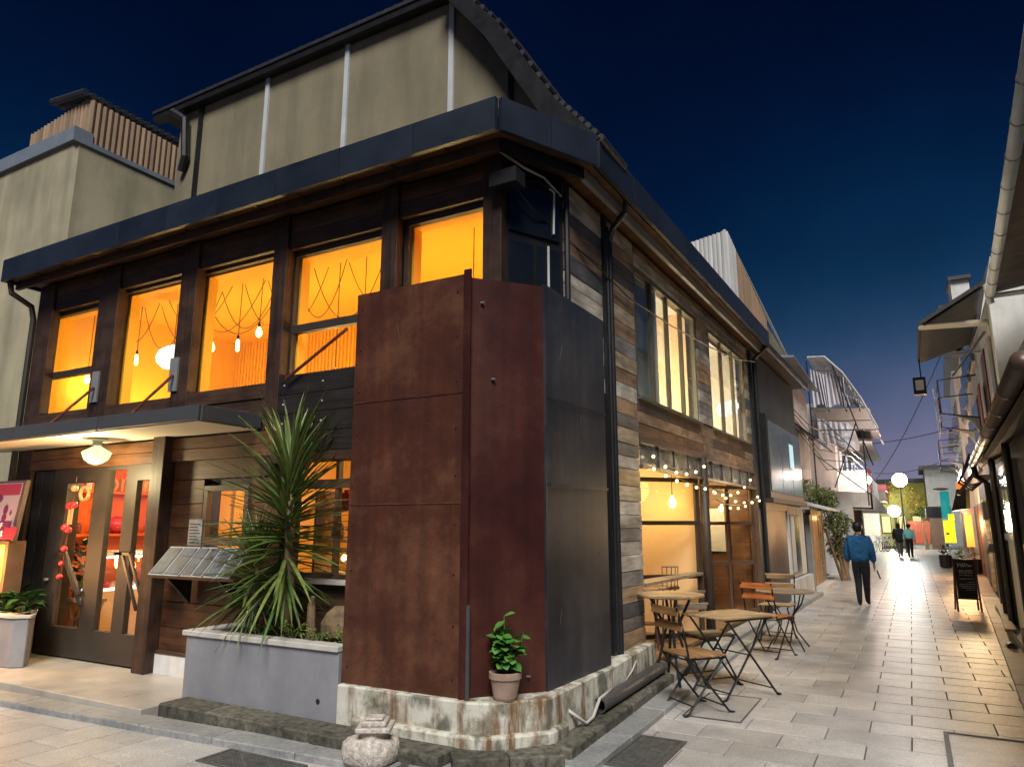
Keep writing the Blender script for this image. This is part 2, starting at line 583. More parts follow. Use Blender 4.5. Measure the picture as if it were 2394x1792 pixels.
M['blackmetal'] = plain('black_steel_tube', (0.006, 0.006, 0.007), 0.4, 0.2, 8, 0.05, 80)
M['darkgrey'] = plain('dark_grey', (0.05, 0.052, 0.056), 0.55, 0.2, 3, 0.1, 40)
M['midgrey'] = plain('mid_grey', (0.18, 0.185, 0.19), 0.6, 0.18, 3, 0.1, 40)
M['lightgrey'] = plain('light_grey', (0.48, 0.49, 0.49), 0.6, 0.15, 2.5, 0.12, 40, streak=0.25)
M['beige'] = plain('olive_beige_plaster', (0.38, 0.345, 0.235), 0.8, 0.20, 0.9, 0.25, 40, streak=0.28)
M['beige2'] = plain('brown_beige_plaster', (0.215, 0.188, 0.122), 0.8, 0.2, 0.8, 0.25, 40, streak=0.22)
M['batten'] = plain('pale_batten', (0.50, 0.53, 0.55), 0.6, 0.1, 4, 0.1, 40)
M['coping'] = plain('blue_grey_coping', (0.17, 0.20, 0.25), 0.5, 0.15, 3, 0.1, 40)
M['tile'] = plain('roof_tile_dark', (0.028, 0.030, 0.036), 0.5, 0.3, 6, 0.2, 40, per=0.25)
M['corr_tan'] = plain('tan_corrugated', (0.30, 0.20, 0.125), 0.6, 0.3, 1.2, 0.1, 40, per=0.2, stretch=(1, 1, 0.4))
M['corr_white'] = plain('white_corrugated', (0.55, 0.55, 0.54), 0.55, 0.2, 1.5, 0.1, 40, per=0.12, stretch=(1, 1, 0.4))
M['canopy'] = plain('canopy_sheet', (0.06, 0.063, 0.066), 0.4, 0.12, 2, 0.05, 40)
M['soffit'] = plain('cream_soffit', (0.62, 0.55, 0.44), 0.7, 0.08, 2, 0.08, 30)
M['orange_wall'] = plain('orange_room_wall', (0.90, 0.50, 0.045), 0.8, 0.04, 1.2, 0.05, 30)
M['yellow_wall'] = plain('ochre_room_wall', (0.86, 0.50, 0.10), 0.8, 0.06, 1.2, 0.05, 30)
M['red_wall'] = plain('red_orange_room_wall', (0.72, 0.13, 0.02), 0.8, 0.1, 1.5, 0.05, 30)
M['peach_wall'] = plain('peach_room_wall', (0.84, 0.60, 0.34), 0.8, 0.06, 1.2, 0.05, 30)
M['cream_wall'] = plain('cream_room_wall', (0.72, 0.66, 0.52), 0.8, 0.1, 1.2, 0.05, 30)
M['floorwood'] = wood('room_floor', [(0.26, 0.15, 0.07), (0.32, 0.19, 0.09)], 0.45, 10, 1)
M['glass'] = glass('clear_pane', (0.97, 0.97, 0.96), 0.06, 0.02)
M['glass_dirty'] = glass('streaked_pane', (0.86, 0.90, 0.92), 0.12, 0.05, 0.25)
M['glass_grey'] = glass('grey_transom_pane', (0.25, 0.27, 0.3), 0.22, 0.15, 0.6)
M['frame_olive'] = plain('olive_window_frame', (0.10, 0.092, 0.062), 0.4, 0.15, 5, 0.05, 60)
M['red_paint'] = plain('dull_red_paint', (0.25, 0.03, 0.03), 0.6, 0.2, 4, 0.05, 40)
M['glass_dim'] = glass('dim_pane', (0.6, 0.58, 0.5), 0.14, 0.03, 0.06)
M['glass_blue'] = plain('blue_grey_glass', (0.07, 0.105, 0.12), 0.16, 0.55, 1.6, 0.03, 30, stretch=(3, 3, 0.6), spec=1.0)
M['glass_black'] = plain('black_glass', (0.008, 0.010, 0.014), 0.08, 0.3, 2, 0.0, 30, spec=0.8)
M['bulb'] = emit('filament_bulb', (1.0, 0.62, 0.16), 16)
M['festoon'] = emit('festoon_bulb', (1.0, 0.78, 0.36), 3.2)
M['shade_glow'] = emit('opal_shade', (0.93, 0.96, 0.46), 1.25)
M['shade_glow'].node_tree.nodes['Principled BSDF'].inputs['Base Color'].default_value = (0.06, 0.06, 0.04, 1)
M['globe_white'] = emit('street_globe', (0.93, 1.0, 1.0), 30)
M['globe_warm'] = emit('street_globe_warm', (1.0, 0.96, 0.80), 22)
M['lit_white'] = emit('lit_white', (1.0, 0.97, 0.88), 1.3)
M['lit_case'] = emit('case_tube', (0.93, 1.0, 0.96), 5)
M['slat'] = wood('oiled_slat', [(0.36, 0.185, 0.075), (0.44, 0.25, 0.115), (0.40, 0.20, 0.08)], 0.4, 16, 1.5)
M['slat_pale'] = wood('pale_slat', [(0.42, 0.285, 0.155), (0.47, 0.33, 0.19)], 0.42, 16, 1.5)
M['slat_grey'] = wood('grey_slat', [(0.26, 0.21, 0.15), (0.30, 0.24, 0.17)], 0.45, 16, 1.5)
M['slat_red'] = wood('red_slat', [(0.50, 0.17, 0.05), (0.44, 0.15, 0.05)], 0.4, 16, 1.5)
M['yucca'] = leafmat('yucca_blade', (0.05, 0.12, 0.025), (0.20, 0.24, 0.07), 0.36)
M['mint'] = leafmat('potted_leaf', (0.035, 0.16, 0.020), (0.13, 0.32, 0.05), 0.5)
M['bamboo'] = leafmat('bamboo_leaf', (0.06, 0.09, 0.022), (0.12, 0.15, 0.04), 0.5)
M['lamplit'] = leafmat('lamp_lit_leaf', (0.42, 0.34, 0.05), (0.62, 0.50, 0.09), 0.5)  # the lamp's yellow light is put into the leaf colour
M['herb'] = leafmat('herb_leaf', (0.10, 0.17, 0.03), (0.20, 0.28, 0.06), 0.5)
M['darkleaf'] = leafmat('dark_leaf', (0.012, 0.045, 0.012), (0.03, 0.085, 0.02), 0.35)
M['bark'] = plain('bark', (0.20, 0.135, 0.075), 0.85, 0.4, 12, 0.8, 40)
M['terracotta'] = plain('weathered_terracotta', (0.34, 0.235, 0.18), 0.75, 0.22, 7, 0.3, 60)
M['soil'] = plain('soil', (0.03, 0.02, 0.014), 0.95, 0.4, 20, 0.8, 60)
M['stone_white'] = plain('speckled_stone', (0.50, 0.45, 0.40), 0.85, 0.5, 26, 1.0, 40, dist=.012)
M['rock'] = plain('brown_rock', (0.17, 0.115, 0.06), 0.8, 0.5, 9, 0.8, 30)
M['pvc'] = plain('grey_plastic_pipe', (0.055, 0.057, 0.062), 0.4, 0.15, 5, 0.05, 60)
M['cloth_grey'] = plain('grey_tarpaulin', (0.66, 0.64, 0.70), 0.75, 0.2, 2, 0.2, 20)
M['iron'] = plain('cast_iron', (0.12, 0.12, 0.115), 0.5, 0.35, 12, 0.5, 70, metal=0.3)
M['paper'] = plain('printed_paper', (0.33, 0.33, 0.33), 0.7, 0.25, 9, 0.02, 30, spec=0.15)
M['photo_print'] = plain('menu_photo', (0.075, 0.085, 0.105), 0.55, 0.8, 5, 0.0, 30, spec=0.15)
M['print_ink'] = plain('ink', (0.03, 0.03, 0.035), 0.6, 0.2, 5, 0, 30)
M['chalk'] = plain('chalk', (0.75, 0.75, 0.72), 0.9, 0.2, 9, 0, 30)
M['chalkboard'] = plain('chalkboard', (0.010, 0.012, 0.015), 0.5, 0.4, 3, 0.05, 40)
M['red_wood'] = wood('red_brown_frame', [(0.20, 0.06, 0.028), (0.16, 0.05, 0.024)], 0.45, 14, 1, axis=2)
M['redbead'] = plain('red_ornament', (0.62, 0.035, 0.045), 0.3, 0.25, 30, 0.1, 60)
M['peachshell'] = plain('peach_ornament', (0.72, 0.36, 0.18), 0.4, 0.2, 20, 0.1, 60)
M['skin'] = plain('skin', (0.42, 0.25, 0.17), 0.5, 0.05, 8, 0.03, 60)
M['hair'] = plain('black_hair', (0.008, 0.007, 0.007), 0.5, 0.3, 30, 0.3, 60)
M['jacket_blue'] = plain('blue_fleece', (0.012, 0.105, 0.25), 0.85, 0.3, 9, 1.0, 9, dist=.05)
M['trousers'] = plain('black_trousers', (0.010, 0.010, 0.013), 0.8, 0.2, 9, 1.0, 10, dist=.05)
M['shirt_aqua'] = plain('aqua_shirt', (0.25, 0.66, 0.66), 0.8, 0.15, 9, 0.2, 60)
M['grey_trousers'] = plain('grey_trousers', (0.11, 0.105, 0.10), 0.8, 0.2, 9, 0.2, 60)
M['shoe'] = plain('shoe', (0.03, 0.028, 0.026), 0.6, 0.2, 9, 0.1, 60)

# ================================================================ ground, paving, kerbs
g = MB().add([(-400, -300, -0.06), (400, -300, -0.06), (400, 600, -0.06), (-400, 600, -0.06)], [(0, 1, 2, 3)]).build('ground', M['joint'])
tag(g, kind='structure')
street = MB().add([(-40, -6, -0.03), (6, -6, -0.03), (6, 66, -0.03), (-40, 66, -0.03)], [(0, 1, 2, 3)]).build('street', M['joint'])
tag(street, kind='structure')


def paver_mesh(w, d):
    c = 0.003
    h = 0.03
    b = MB()
    x, y = w / 2, d / 2
    b.add([(-x, -y, -h), (x, -y, -h), (x, y, -h), (-x, y, -h), (-x, -y, -c), (x, -y, -c), (x, y, -c), (-x, y, -c),
           (-x + c, -y + c, 0), (x - c, -y + c, 0), (x - c, y - c, 0), (-x + c, y - c, 0)],
          [(0, 1, 5, 4), (1, 2, 6, 5), (2, 3, 7, 6), (3, 0, 4, 7), (4, 5, 9, 8), (5, 6, 10, 9), (6, 7, 11, 10), (7, 4, 8, 11), (8, 9, 10, 11)])
    return b


PW, PD = 0.62, 0.40
pm = bpy.data.meshes.new('paver')
_b = paver_mesh(PW - 0.009, PD - 0.010)
pm.from_pydata(_b.v, [], _b.f)
pm.materials.append(M['paver'])
far = MB()
n_pav = 0
spots = []
row = 0
yy = 3.4
while yy < 57.5:
    k0 = -0.158 + (0.31 if row % 2 else 0.0)
    i = -5
    while i < 9:
        cx = k0 + i * PW + PW / 2
        xr = 0.88 + 0.048 * (yy - 9.2) + 0.25
        if -2.62 < cx < xr:
            spots.append((cx, yy + PD / 2, 0.0))
        i += 1
    yy += PD
    row += 1
row = 0
xx = -2.75
while xx > -13:
    k0 = 0.10 + (0.31 if row % 2 else 0.0)
    for i in range(-1, 7):
        cy = k0 + i * PW + 1.2
        if cy < 4.75:
            spots.append((xx - PD / 2, cy, math.pi / 2))
    xx -= PD
    row += 1
spots.sort(key=lambda s: math.hypot(s[0], s[1]))


def visible(s):
    # inside the strip of ground the photograph shows
    x, y = s[0], s[1]
    f_ = -x * 0.485 + y * 0.8746
    r_ = x * 0.8746 + y * 0.485
    return f_ > 3.6 and abs(r_) < f_ * 0.80


for s in spots:
    dz = rnd.uniform(-0.0015, 0.0015)
    if visible(s) and n_pav < 298:
        put('paver', pm, None, street, (s[0], s[1], dz), (rnd.uniform(-.002, .002), rnd.uniform(-.002, .002), s[2]))
        n_pav += 1
    else:
        q = paver_mesh(PW - 0.009, PD - 0.010)
        ca, sa = math.cos(s[2]), math.sin(s[2])
        far.add([(s[0] + v[0] * ca - v[1] * sa, s[1] + v[0] * sa + v[1] * ca, v[2] + dz) for v in q.v], q.f)
tag(far.build('paving', M['paver_far'], street), kind='stuff')

# kerb stones along both fronts (one long, low step)
kerb = thing('kerb', None, None)
tag(kerb, kind='structure')


def kerb_run(p0, p1, w, z0, z1, L, mat, parent, name, gap=0.008, bev=0.008):
    p0, p1 = Vector(p0), Vector(p1)
    d = (p1 - p0)
    n = max(1, round(d.length / L))
    a = math.atan2(d.y, d.x)
    for k in range(n):
        c = p0 + d * ((k + 0.5) / n)
        plank(name, mat, parent, (c.x, c.y, (z0 + z1) / 2 + rnd.uniform(-.003, .003)), d.length / n - gap, w, z1 - z0, a + rnd.uniform(-.003, .003), bev=bev)


kerb_run((-12.6, 3.76), (-3.3, 4.33), 0.26, -0.03, 0.055, 0.85, M['kerb'], kerb, 'kerb_stone')
kerb_run((-3.22, 4.30), (-2.30, 4.78), 0.26, -0.03, 0.05, 0.45, M['kerb'], kerb, 'kerb_stone')
kerb_run((-2.22, 4.85), (-2.40, 18.5), 0.25, -0.03, 0.05, 0.9, M['kerb'], kerb, 'kerb_stone')
kerb_run((0.70, 4.0), (1.46, 20.6), 0.30, -0.03, 0.04, 0.9, M['kerb'], kerb, 'kerb_stone')
kerb_run((1.48, 20.8), (2.9, 50), 0.30, -0.03, 0.04, 1.4, M['kerb'], kerb, 'kerb_stone')
# granite step hugging the corner house
step = thing('granite_step', None, None)
tag(step, kind='structure')
kerb_run((-6.05, 4.52), (-3.0, 4.50), 0.30, 0.0, 0.135, 0.62, M['granite_dark'], step, 'step_stone', bev=0.012)
kerb_run((-2.97, 4.47), (-2.36, 4.97), 0.32, 0.0, 0.128, 0.40, M['granite_dark'], step, 'step_stone', bev=0.012)
kerb_run((-2.40, 4.98), (-2.50, 7.9), 0.24, 0.0, 0.125, 0.70, M['granite_dark'], step, 'step_stone', bev=0.012)
kerb_run((-2.52, 7.96), (-2.40, 14.0), 0.24, 0.0, 0.11, 0.9, M['kerb'], step, 'step_stone', bev=0.01)
# smooth floor in front of the shop door
tag(box('entry_floor', M['slab'], None, -12.5, -6.10, 4.24, 5.6, -0.02, 0.10, bevel=0.006), kind='structure')
tag(box('side_floor', M['kerb'], None, -3.2, -2.42, 8.0, 14.0, -0.02, 0.09), kind='structure')

# ================================================================ corner house
BX = (-3.6, 6.2, 0.0)
house = thing('corner_house', 'two-storey corner cafe clad in dark timber and rusty steel sheets with orange windows', 'building', BX)


def fx(y):
    return -2.72 + 0.028 * (y - 6)


AF = math.atan2(1, 0.028)


def fpos(y, out, z):
    return (fx(y) + out, y, z)


def fbox(name, mat, parent, y0, y1, o0, o1, z0, z1, bev=0.0):
    """box on the alley front: along y0-y1, from o0 to o1 outward of the front plane"""
    b = MB()
    b.add([(fx(y0) + o0, y0, z0), (fx(y0) + o1, y0, z0), (fx(y1) + o1, y1, z0), (fx(y1) + o0, y1, z0),
           (fx(y0) + o0, y0, z1), (fx(y0) + o1, y0, z1), (fx(y1) + o1, y1, z1), (fx(y1) + o0, y1, z1)],
          [(0, 3, 2, 1), (4, 5, 6, 7), (0, 1, 5, 4), (1, 2, 6, 5), (2, 3, 7, 6), (3, 0, 4, 7)])
    return b.build(name, mat, parent, bevel=bev)


def grid_wall(u0, u1, z0, z1, holes):
    """rectangles left over when holes (u0,u1,z0,z1) are cut out"""
    us = sorted({u0, u1, *[h[0] for h in holes], *[h[1] for h in holes]})
    zs = sorted({z0, z1, *[h[2] for h in holes], *[h[3] for h in holes]})
    us = [u for u in us if u0 <= u <= u1]
    zs = [z for z in zs if z0 <= z <= z1]
    out = []
    for a, b in zip(us, us[1:]):
        for c, d in zip(zs, zs[1:]):
            m_, n_ = (a + b) / 2, (c + d) / 2
            if not any(h[0] < m_ < h[1] and h[2] < n_ < h[3] for h in holes):
                out.append((a, b, c, d))
    return out


UP = [(-10.70, -9.30, 3.17, 4.68), (-8.96, -7.60, 3.19, 4.76), (-7.40, -6.00, 3.21, 4.75), (-5.82, -4.45, 3.24, 4.70), (-4.25, -3.24, 3.24, 4.74)]
LOW = [(-9.62, -7.68, 0.40, 2.40), (-6.86, -6.15, 1.36, 2.12), (-5.60, -4.00, 1.18, 2.42)]
b = MB()
for a, c, d, e in grid_wall(-10.85, -3.05, 0.08, 5.1, UP + LOW):
    b.box(a, c, 5.38, 5.52, d, e)
b.build('front_wall', M['board_black'], house)
# rest of the shell: chamfer, left end, back, flat roof
MB().prism([(-3.05, 5.36), (-2.74, 5.97), (-2.84, 6.02), (-3.15, 5.42)], 2.0, 5.1).build('corner_wall', M['black'], house)
box('end_wall', M['board_black'], house, -10.87, -10.75, 5.52, 15.0, 0.0, 5.1)
box('back_wall', M['board_black'], house, -10.87, -2.9, 14.9, 15.0, 0.0, 5.1)
MB().prism([(-11.0, 4.93), (-2.87, 4.93), (-2.37, 5.92), (-2.18, 14.2), (-2.4, 15.0), (-11.0, 15.0)], 5.26, 5.34).build('flat_roof', M['darkgrey'], house)
W1, W2 = (7.90, 10.45), (11.22, 13.62)
holes = [(W1[0], W1[1], 3.18, 4.80), (W2[0], W2[1], 3.18, 4.80), (7.88, 13.95, 0.1, 2.66)]
b = MB()
for a, c, d, e in grid_wall(5.97, 14.05, 0.08, 5.1, holes):
    q = [(fx(a) - .16, a), (fx(a) - .05, a), (fx(c) - .05, c), (fx(c) - .16, c)]
    b.prism(q, d, e)
b.build('side_wall', M['board_black'], house)
fbox('side_wall_top', M['board_black'], house, 7.88, 14.0, -0.16, -0.05, 2.60, 2.70)

# ---- posts and boards of the street front
for (a, c, z0) in ((-10.80, -10.42, 0.1), (-9.30, -8.88, 2.86), (-7.60, -7.30, 2.86), (-6.00, -5.79, 2.2), (-4.45, -4.25, 2.4), (-3.24, -3.04, 3.2)):
    box('post', M['post'], house, a, c, 5.275, 5.40, z0, 5.10, 0.006)
bays = [(-10.42, -9.30, 4.68), (-8.88, -7.60, 4.76), (-7.30, -6.00, 4.75), (-5.79, -4.45, 4.70), (-4.25, -3.24, 4.74)]
for a, c, z in bays:
    h = 5.10 - z
    for k in range(2):
        plank('header_board', M['board'], house, ((a + c) / 2, 5.345, z + h * (k + .5) / 2), c - a - .004, .07, h / 2 - .005)
for a, c, d in ((-10.42, -9.30, 3.17), (-8.88, -7.60, 3.19), (-7.30, -6.00, 3.21)):
    plank('sill_board', M['board'], house, ((a + c) / 2, 5.33, d - .085), c - a - .004, .10, .165)
    plank('sill_board', M['board'], house, ((a + c) / 2, 5.335, d - .27), c - a - .004, .08, .19)
for k in range(4):
    o = plank('black_board', M['board_black'], house, (-5.0, 5.325, 2.53 + .205 * k), 1.57, .09, .20)
    for xb in (-5.7, -5.15, -4.62):
        MB().ball((xb, 5.278, 2.53 + .205 * k), .012, 6).build('bolt', M['lightgrey'], o)
plank('beam', M['board'], house, (-4.9, 5.30, 2.43 - .06), 1.8, .14, .10)


def window(parent, x0, x1, z0, z1, y, fw=0.05, transom=None, mat=None, gm=None, mull=()):
    """sash set in the street front: frame with a pane (or several) as sub-parts"""
    mat = mat or M['frame']
    b = MB()
    b.box(x0, x1, y - .03, y + .04, z1 - fw, z1)
    b.box(x0, x1, y - .03, y + .04, z0, z0 + fw)
    b.box(x0, x0 + fw, y - .028, y + .038, z0 + fw, z1 - fw)
    b.box(x1 - fw, x1, y - .028, y + .038, z0 + fw, z1 - fw)
    if transom:
        b.box(x0 + fw, x1 - fw, y - .035, y + .035, transom - .045, transom + .045)
    for m_ in mull:
        b.box(m_ - .02, m_ + .02, y - .026, y + .036, z0 + fw, z1 - fw)
    w = b.build('window', mat, parent)
    spans = [(z0 + fw, z1 - fw)] if not transom else [(z0 + fw, transom - .045), (transom + .045, z1 - fw)]
    for a, c in spans:
        box('pane', gm or M['glass'], w, x0 + fw, x1 - fw, y + .004, y + .010, a, c)
    return w


for x0, x1, z0, z1 in UP:
    b = MB().box(x0, x0 + .07, 5.475, 5.60, z0, z1).box(x1 - .03, x1, 5.475, 5.60, z0, z1).box(x0 + .07, x1 - .03, 5.475, 5.60, z1 - .05, z1)
    b.build('window_lining', M['orange_wall'], house)
window(house, *UP[0], 5.43, transom=3.76)
window(house, *UP[1], 5.43, fw=.03, mat=M['board'])
window(house, *UP[2], 5.43, fw=.03, mat=M['board'])
window(house, *UP[3], 5.43, transom=3.80)
window(house, *UP[4], 5.43, fw=.05)

# ---- ground-floor timber front
box('door_post', M['post'], house, -7.66, -7.44, 5.16, 5.40, .10, 2.72, .006)
for k in range(2):
    plank('header_board', M['board_light'], house, (-9.05, 5.31, 2.475 + .135 * k), 2.75, .11, .13)
    plank('header_board', M['board_light'], house, (-6.60, 5.31, 2.475 + .135 * k), 1.66, .11, .13)
for k in range(8):
    z = .32 + .268 * k
    segs = [(-7.43, -5.66)]
    if 1.36 < z + .13 < 2.2:
        segs = [(-7.43, -6.89), (-6.12, -5.66)]
    for a, c in segs:
        plank('wall_board', M['board_light'], house, ((a + c) / 2, 5.345, z + .134), c - a, .07, .262)
box('plinth', M['white'], house, -7.44, -5.9, 5.28, 5.40, .10, .31)
plank('skirting_board', M['board'], house, (-6.6, 5.30, .325), 1.66, .06, .035)
for k in range(4):
    plank('wall_board', M['board'], house, (-4.85, 5.345, .23 + .262 * k), 1.6, .07, .255)
box('window_sill', M['planter_cap'], house, -5.62, -4.0, 5.22, 5.42, 1.14, 1.18)
for k in range(3):
    plank('side_board', M['board_black'], house, (-10.25 + .22 * k, 5.34, 1.25), .2, .07, 2.3)
window(house, -6.86, -6.15, 1.36, 2.12, 5.32, fw=.06, transom=1.52, mat=M['frame_brown'])
window(house, -5.60, -4.00, 1.18, 2.42, 5.40, fw=.05, transom=2.10, mat=M['frame_brown'], mull=(-4.98,))

# glazed door front: three tall lights over a deep bottom rail
b = MB()
lights = [(-9.53, -8.95, 2.22), (-8.64, -8.30, 2.36), (-8.08, -7.76, 2.22)]
for a, c, d, e in grid_wall(-9.86, -7.66, .12, 2.41, [(q[0], q[1], .46, q[2]) for q in lights]):
    b.box(a, c, 5.29, 5.36, d, e)
door = b.build('door', M['frame'], house)
for a, c, t in lights:
    box('pane', M['glass'], door, a, c, 5.322, 5.328, .46, t)
for (x0, z0, x1, z1) in ((-9.33, 1.36, -8.93, .86), (-9.30, 1.24, -8.90, .74), (-8.16, 1.36, -7.80, .74), (-8.02, 1.36, -7.74, .90)):
    MB().bar((x0, 5.25, z0), (x1, 5.25, z1), .03, .03).bar((x0 - .28, 5.25, z0), (x0, 5.25, z0), .03, .03).build('handle', M['black'], door)
MB().lathe([(.03, 0), (.03, .03)], (-9.72, 5.27, 1.0), 10).build('lock', M['alu'], door)

# ---- canopy over the door
cn = MB().box(-11.3, -6.03, 4.53, 5.27, 2.735, 2.845).build('canopy', M['canopy'], house)
plank('fascia_panel', M['canopy'], cn, (-6.86, 4.515, 2.785), 1.66, .025, .15)
plank('fascia_panel', M['canopy'], cn, (-8.55, 4.515, 2.785), 1.69, .025, .15)
plank('fascia_panel', M['canopy'], cn, (-10.35, 4.515, 2.785), 1.89, .025, .15)
plank('fascia_panel', M['canopy'], cn, (-6.015, 4.90, 2.785), .74, .025, .15, math.pi / 2)
box('soffit', M['soffit'], cn, -11.25, -6.06, 4.545, 5.285, 2.700, 2.733)
for x in (-7.53, -9.12):
    MB().tube([(x + .07, 4.68, 2.85), (x, 5.24, 3.44)], .017, 6).build('tie_rod', M['red_wood'], cn)
    MB().box(x - .09, x + .06, 5.25, 5.272, 3.25, 3.66).build('bracket', M['alu'], cn)
MB().tube([(-5.62, 5.22, 3.20), (-4.80, 5.22, 3.64)], .017, 6).build('tie_rod', M['red_wood'], house)
dl = MB().lathe([(.02, .20), (.10, .195), (.11, .17), (.055, .15), (.05, .10)], (-8.35, 4.92, 2.515), 20).build('porch_lamp', M['planter_cap'])
tag(dl, 'opal glass schoolhouse ceiling lamp glowing under the door canopy', 'lamp')
sh = MB().lathe([(.03, -.155), (.12, -.13), (.20, -.085), (.235, -.03), (.245, .0), (.26, .015), (.24, .035), (.15, .075), (.08, .11), (.05, .12)], (-8.35, 4.92, 2.515), 24).build('shade', M['shade_glow'], dl, smooth=True)
sh.scale = (.62, .62, .8)
sh.location.z += .03
lamp('porch_light', (-8.35, 4.80, 2.24), 75, (1.0, 0.80, 0.42), .06)

# ---- fascia, soffit and trims
def run(name, mat, p0, p1, z0, z1, t, L, parent, seam=None):
    p0, p1 = Vector((*p0, 0)), Vector((*p1, 0))
    d = p1 - p0
    n = max(1, round(d.length / L))
    a = math.atan2(d.y, d.x)
    for k in range(n):
        c = p0 + d * ((k + .5) / n)
        plank(name, mat, parent, (c.x, c.y, (z0 + z1) / 2), d.length / n - .005, t, z1 - z0, a, bev=0)


run('fascia_panel', M['fascia'], (-11.02, 4.88), (-2.86, 4.88), 5.10, 5.42, .05, .93, house)
run('fascia_panel', M['fascia'], (-2.84, 4.90), (-2.345, 5.90), 5.10, 5.42, .05, .56, house)
run('fascia_panel', M['fascia'], (-2.335, 5.93), (-2.13, 14.25), 5.10, 5.42, .05, .93, house)
box('fascia_panel', M['fascia'], house, -11.06, -11.02, 4.86, 6.0, 5.10, 5.42)
MB().prism([(-11.0, 4.95), (-2.88, 4.95), (-2.40, 5.92), (-2.20, 14.2), (-2.65, 14.2), (-2.86, 5.95), (-3.12, 5.5), (-11.0, 5.5)], 5.135, 5.16).build('soffit', M['board_light'], house)
MB().bar((-11.0, 5.06, 5.075), (-2.93, 5.06, 5.075), .05, .11).build('eave_trim', M['post'], house)
MB().bar((-2.93, 5.06, 5.07), (-2.50, 5.93, 5.07), .05, .11).build('eave_trim', M['black'], house)
MB().bar((-2.50, 5.93, 5.07), (-2.29, 14.2, 5.07), .05, .11).build('eave_trim', M['alu'], house)
for k in range(13):
    x = -10.9 + k * .62
    MB().bar((x, 4.90, 5.11), (x + .01, 5.08, 5.11), .012, .012).build('bracket', M['black'], house)

# ---- rusty steel sheets wrapped round the corner
b = MB().box(-4.21, -3.03, 4.70, 4.73, .43, 3.745)
b.box(-4.21, -4.18, 4.73, 5.2, .43, 3.745)
pa = b.build('steel_sheet', M['rust_a'], house)
pa['label'] = 'rust-brown steel sheet facing the street'
MB().box(-3.055, -2.985, 4.685, 4.70, .43, 3.775).build('seam', M['rust_b'], pa)
for z in (1.86, 2.74):
    MB().box(-4.19, -3.06, 4.694, 4.7, z, z + .012).build('seam', M['rust_a'], pa)
pb = MB().extr([(-3.02, 4.74, .41), (-2.59, 5.235, .41), (-2.59, 5.235, 3.72), (-3.02, 4.74, 3.72)], (-.03, .03, 0)).build('steel_sheet', M['rust_b'], house)
pb['label'] = 'maroon steel sheet across the cut corner'
pc = MB().extr([(-2.58, 5.24, .41), (-2.535, 6.46, .39), (-2.535, 6.46, 3.72), (-2.58, 5.24, 3.74)], (-.03, 0, 0)).build('steel_sheet', M['rust_c'], house)
pc['label'] = 'blue-black steel sheet facing the alley'
MB().bar((-2.59, 5.235, .41), (-2.585, 5.235, 3.735), .02, .02).build('seam', M['rust_c'], pb)
MB().bar((-2.555, 5.26, 2.02), (-2.515, 6.44, 2.03), .008, .02).build('seam', M['rust_c'], pc)
MB().bar((-2.555, 5.26, 2.75), (-2.515, 6.44, 2.75), .006, .012).build('seam', M['rust_c'], pc)
for z, u in ((2.86, .3), (.55, .75), (3.5, .15)):
    MB().box(-3.02 + .43 * u, -2.99 + .43 * u, 4.715 + .495 * u, 4.735 + .495 * u, z, z + .012).build('scratch', M['midgrey'], pb)
for k in range(9):          # fixings along the sheet edges
    z = .56 + .38 * k
    for x in (-4.15, -3.12):
        MB().ball((x, 4.698, z), .009, 6).build('rivet', M['rust_b'], pa)
for (x0, z0, x1, z1) in ((-3.75, 3.42, -3.70, 3.20), (-3.42, 2.52, -3.36, 2.50), (-3.95, 1.25, -3.93, 1.02), (-3.30, .85, -3.22, .82), (-3.55, 1.62, -3.52, 1.60)):
    MB().bar((x0, 4.699, z0), (x1, 4.699, z1), .004, .006, up=(0, 1, 0)).build('scratch', M['frame_brown'], pa)
for (y, z, dy, dz) in ((5.5, 3.1, .05, .16), (5.9, 2.6, .02, .10), (6.2, 1.4, .06, .05), (5.45, .9, .02, .12), (6.0, .62, .05, .02)):
    MB().bar((-2.579 + .037 * (y - 5.24), y, z), (-2.579 + .037 * (y + dy - 5.24), y + dy, z + dz), .005, .006, up=(1, 0, 0)).build('scratch', M['darkgrey'], pc)
MB().tube([(-2.98, 4.69, .33), (-2.985, 4.70, 1.10)], .016, 8).build('conduit', M['pvc'], house)

# ---- stained concrete base under the sheets
base_poly = [(-4.2, 4.64), (-2.93, 4.64), (-2.79, 4.69), (-2.48, 5.05), (-2.50, 6.5), (-2.60, 7.98), (-3.1, 7.98), (-3.1, 5.35), (-4.2, 5.35)]
MB().prism(base_poly, .05, .43).build('concrete_base', M['concrete'], house, bevel=.012)
MB().prism([(-4.0, 4.58), (-3.1, 4.58), (-2.90, 4.60), (-2.74, 4.66), (-2.44, 5.02), (-2.43, 5.3), (-2.55, 5.4), (-4.0, 5.2)], .05, .215).build('concrete_footing', M['concrete'], house, bevel=.02)

# ---- reclaimed boards of the alley front
def rows(y0, y1, z0, z1, h, Ls, mat=None, holes=(), nm='wall_board', out=0.0):
    z = z0
    while z < z1 - .03:
        hh = min(h * rnd.uniform(.78, 1.22), z1 - z)
        if z1 - (z + hh) < .05:
            hh = z1 - z
        y = y0
        while y < y1 - .02:
            L = min(rnd.uniform(*Ls), y1 - y)
            if y1 - (y + L) < .2:
                L = y1 - y
            yc = y + L / 2
            plank(nm, mat or M['reclaimed'], house, (fx(yc) - .03 + out + rnd.uniform(-.004, .006), yc, z + hh / 2), L - .005, .05, hh - .006, AF)
            y += L
        z += hh


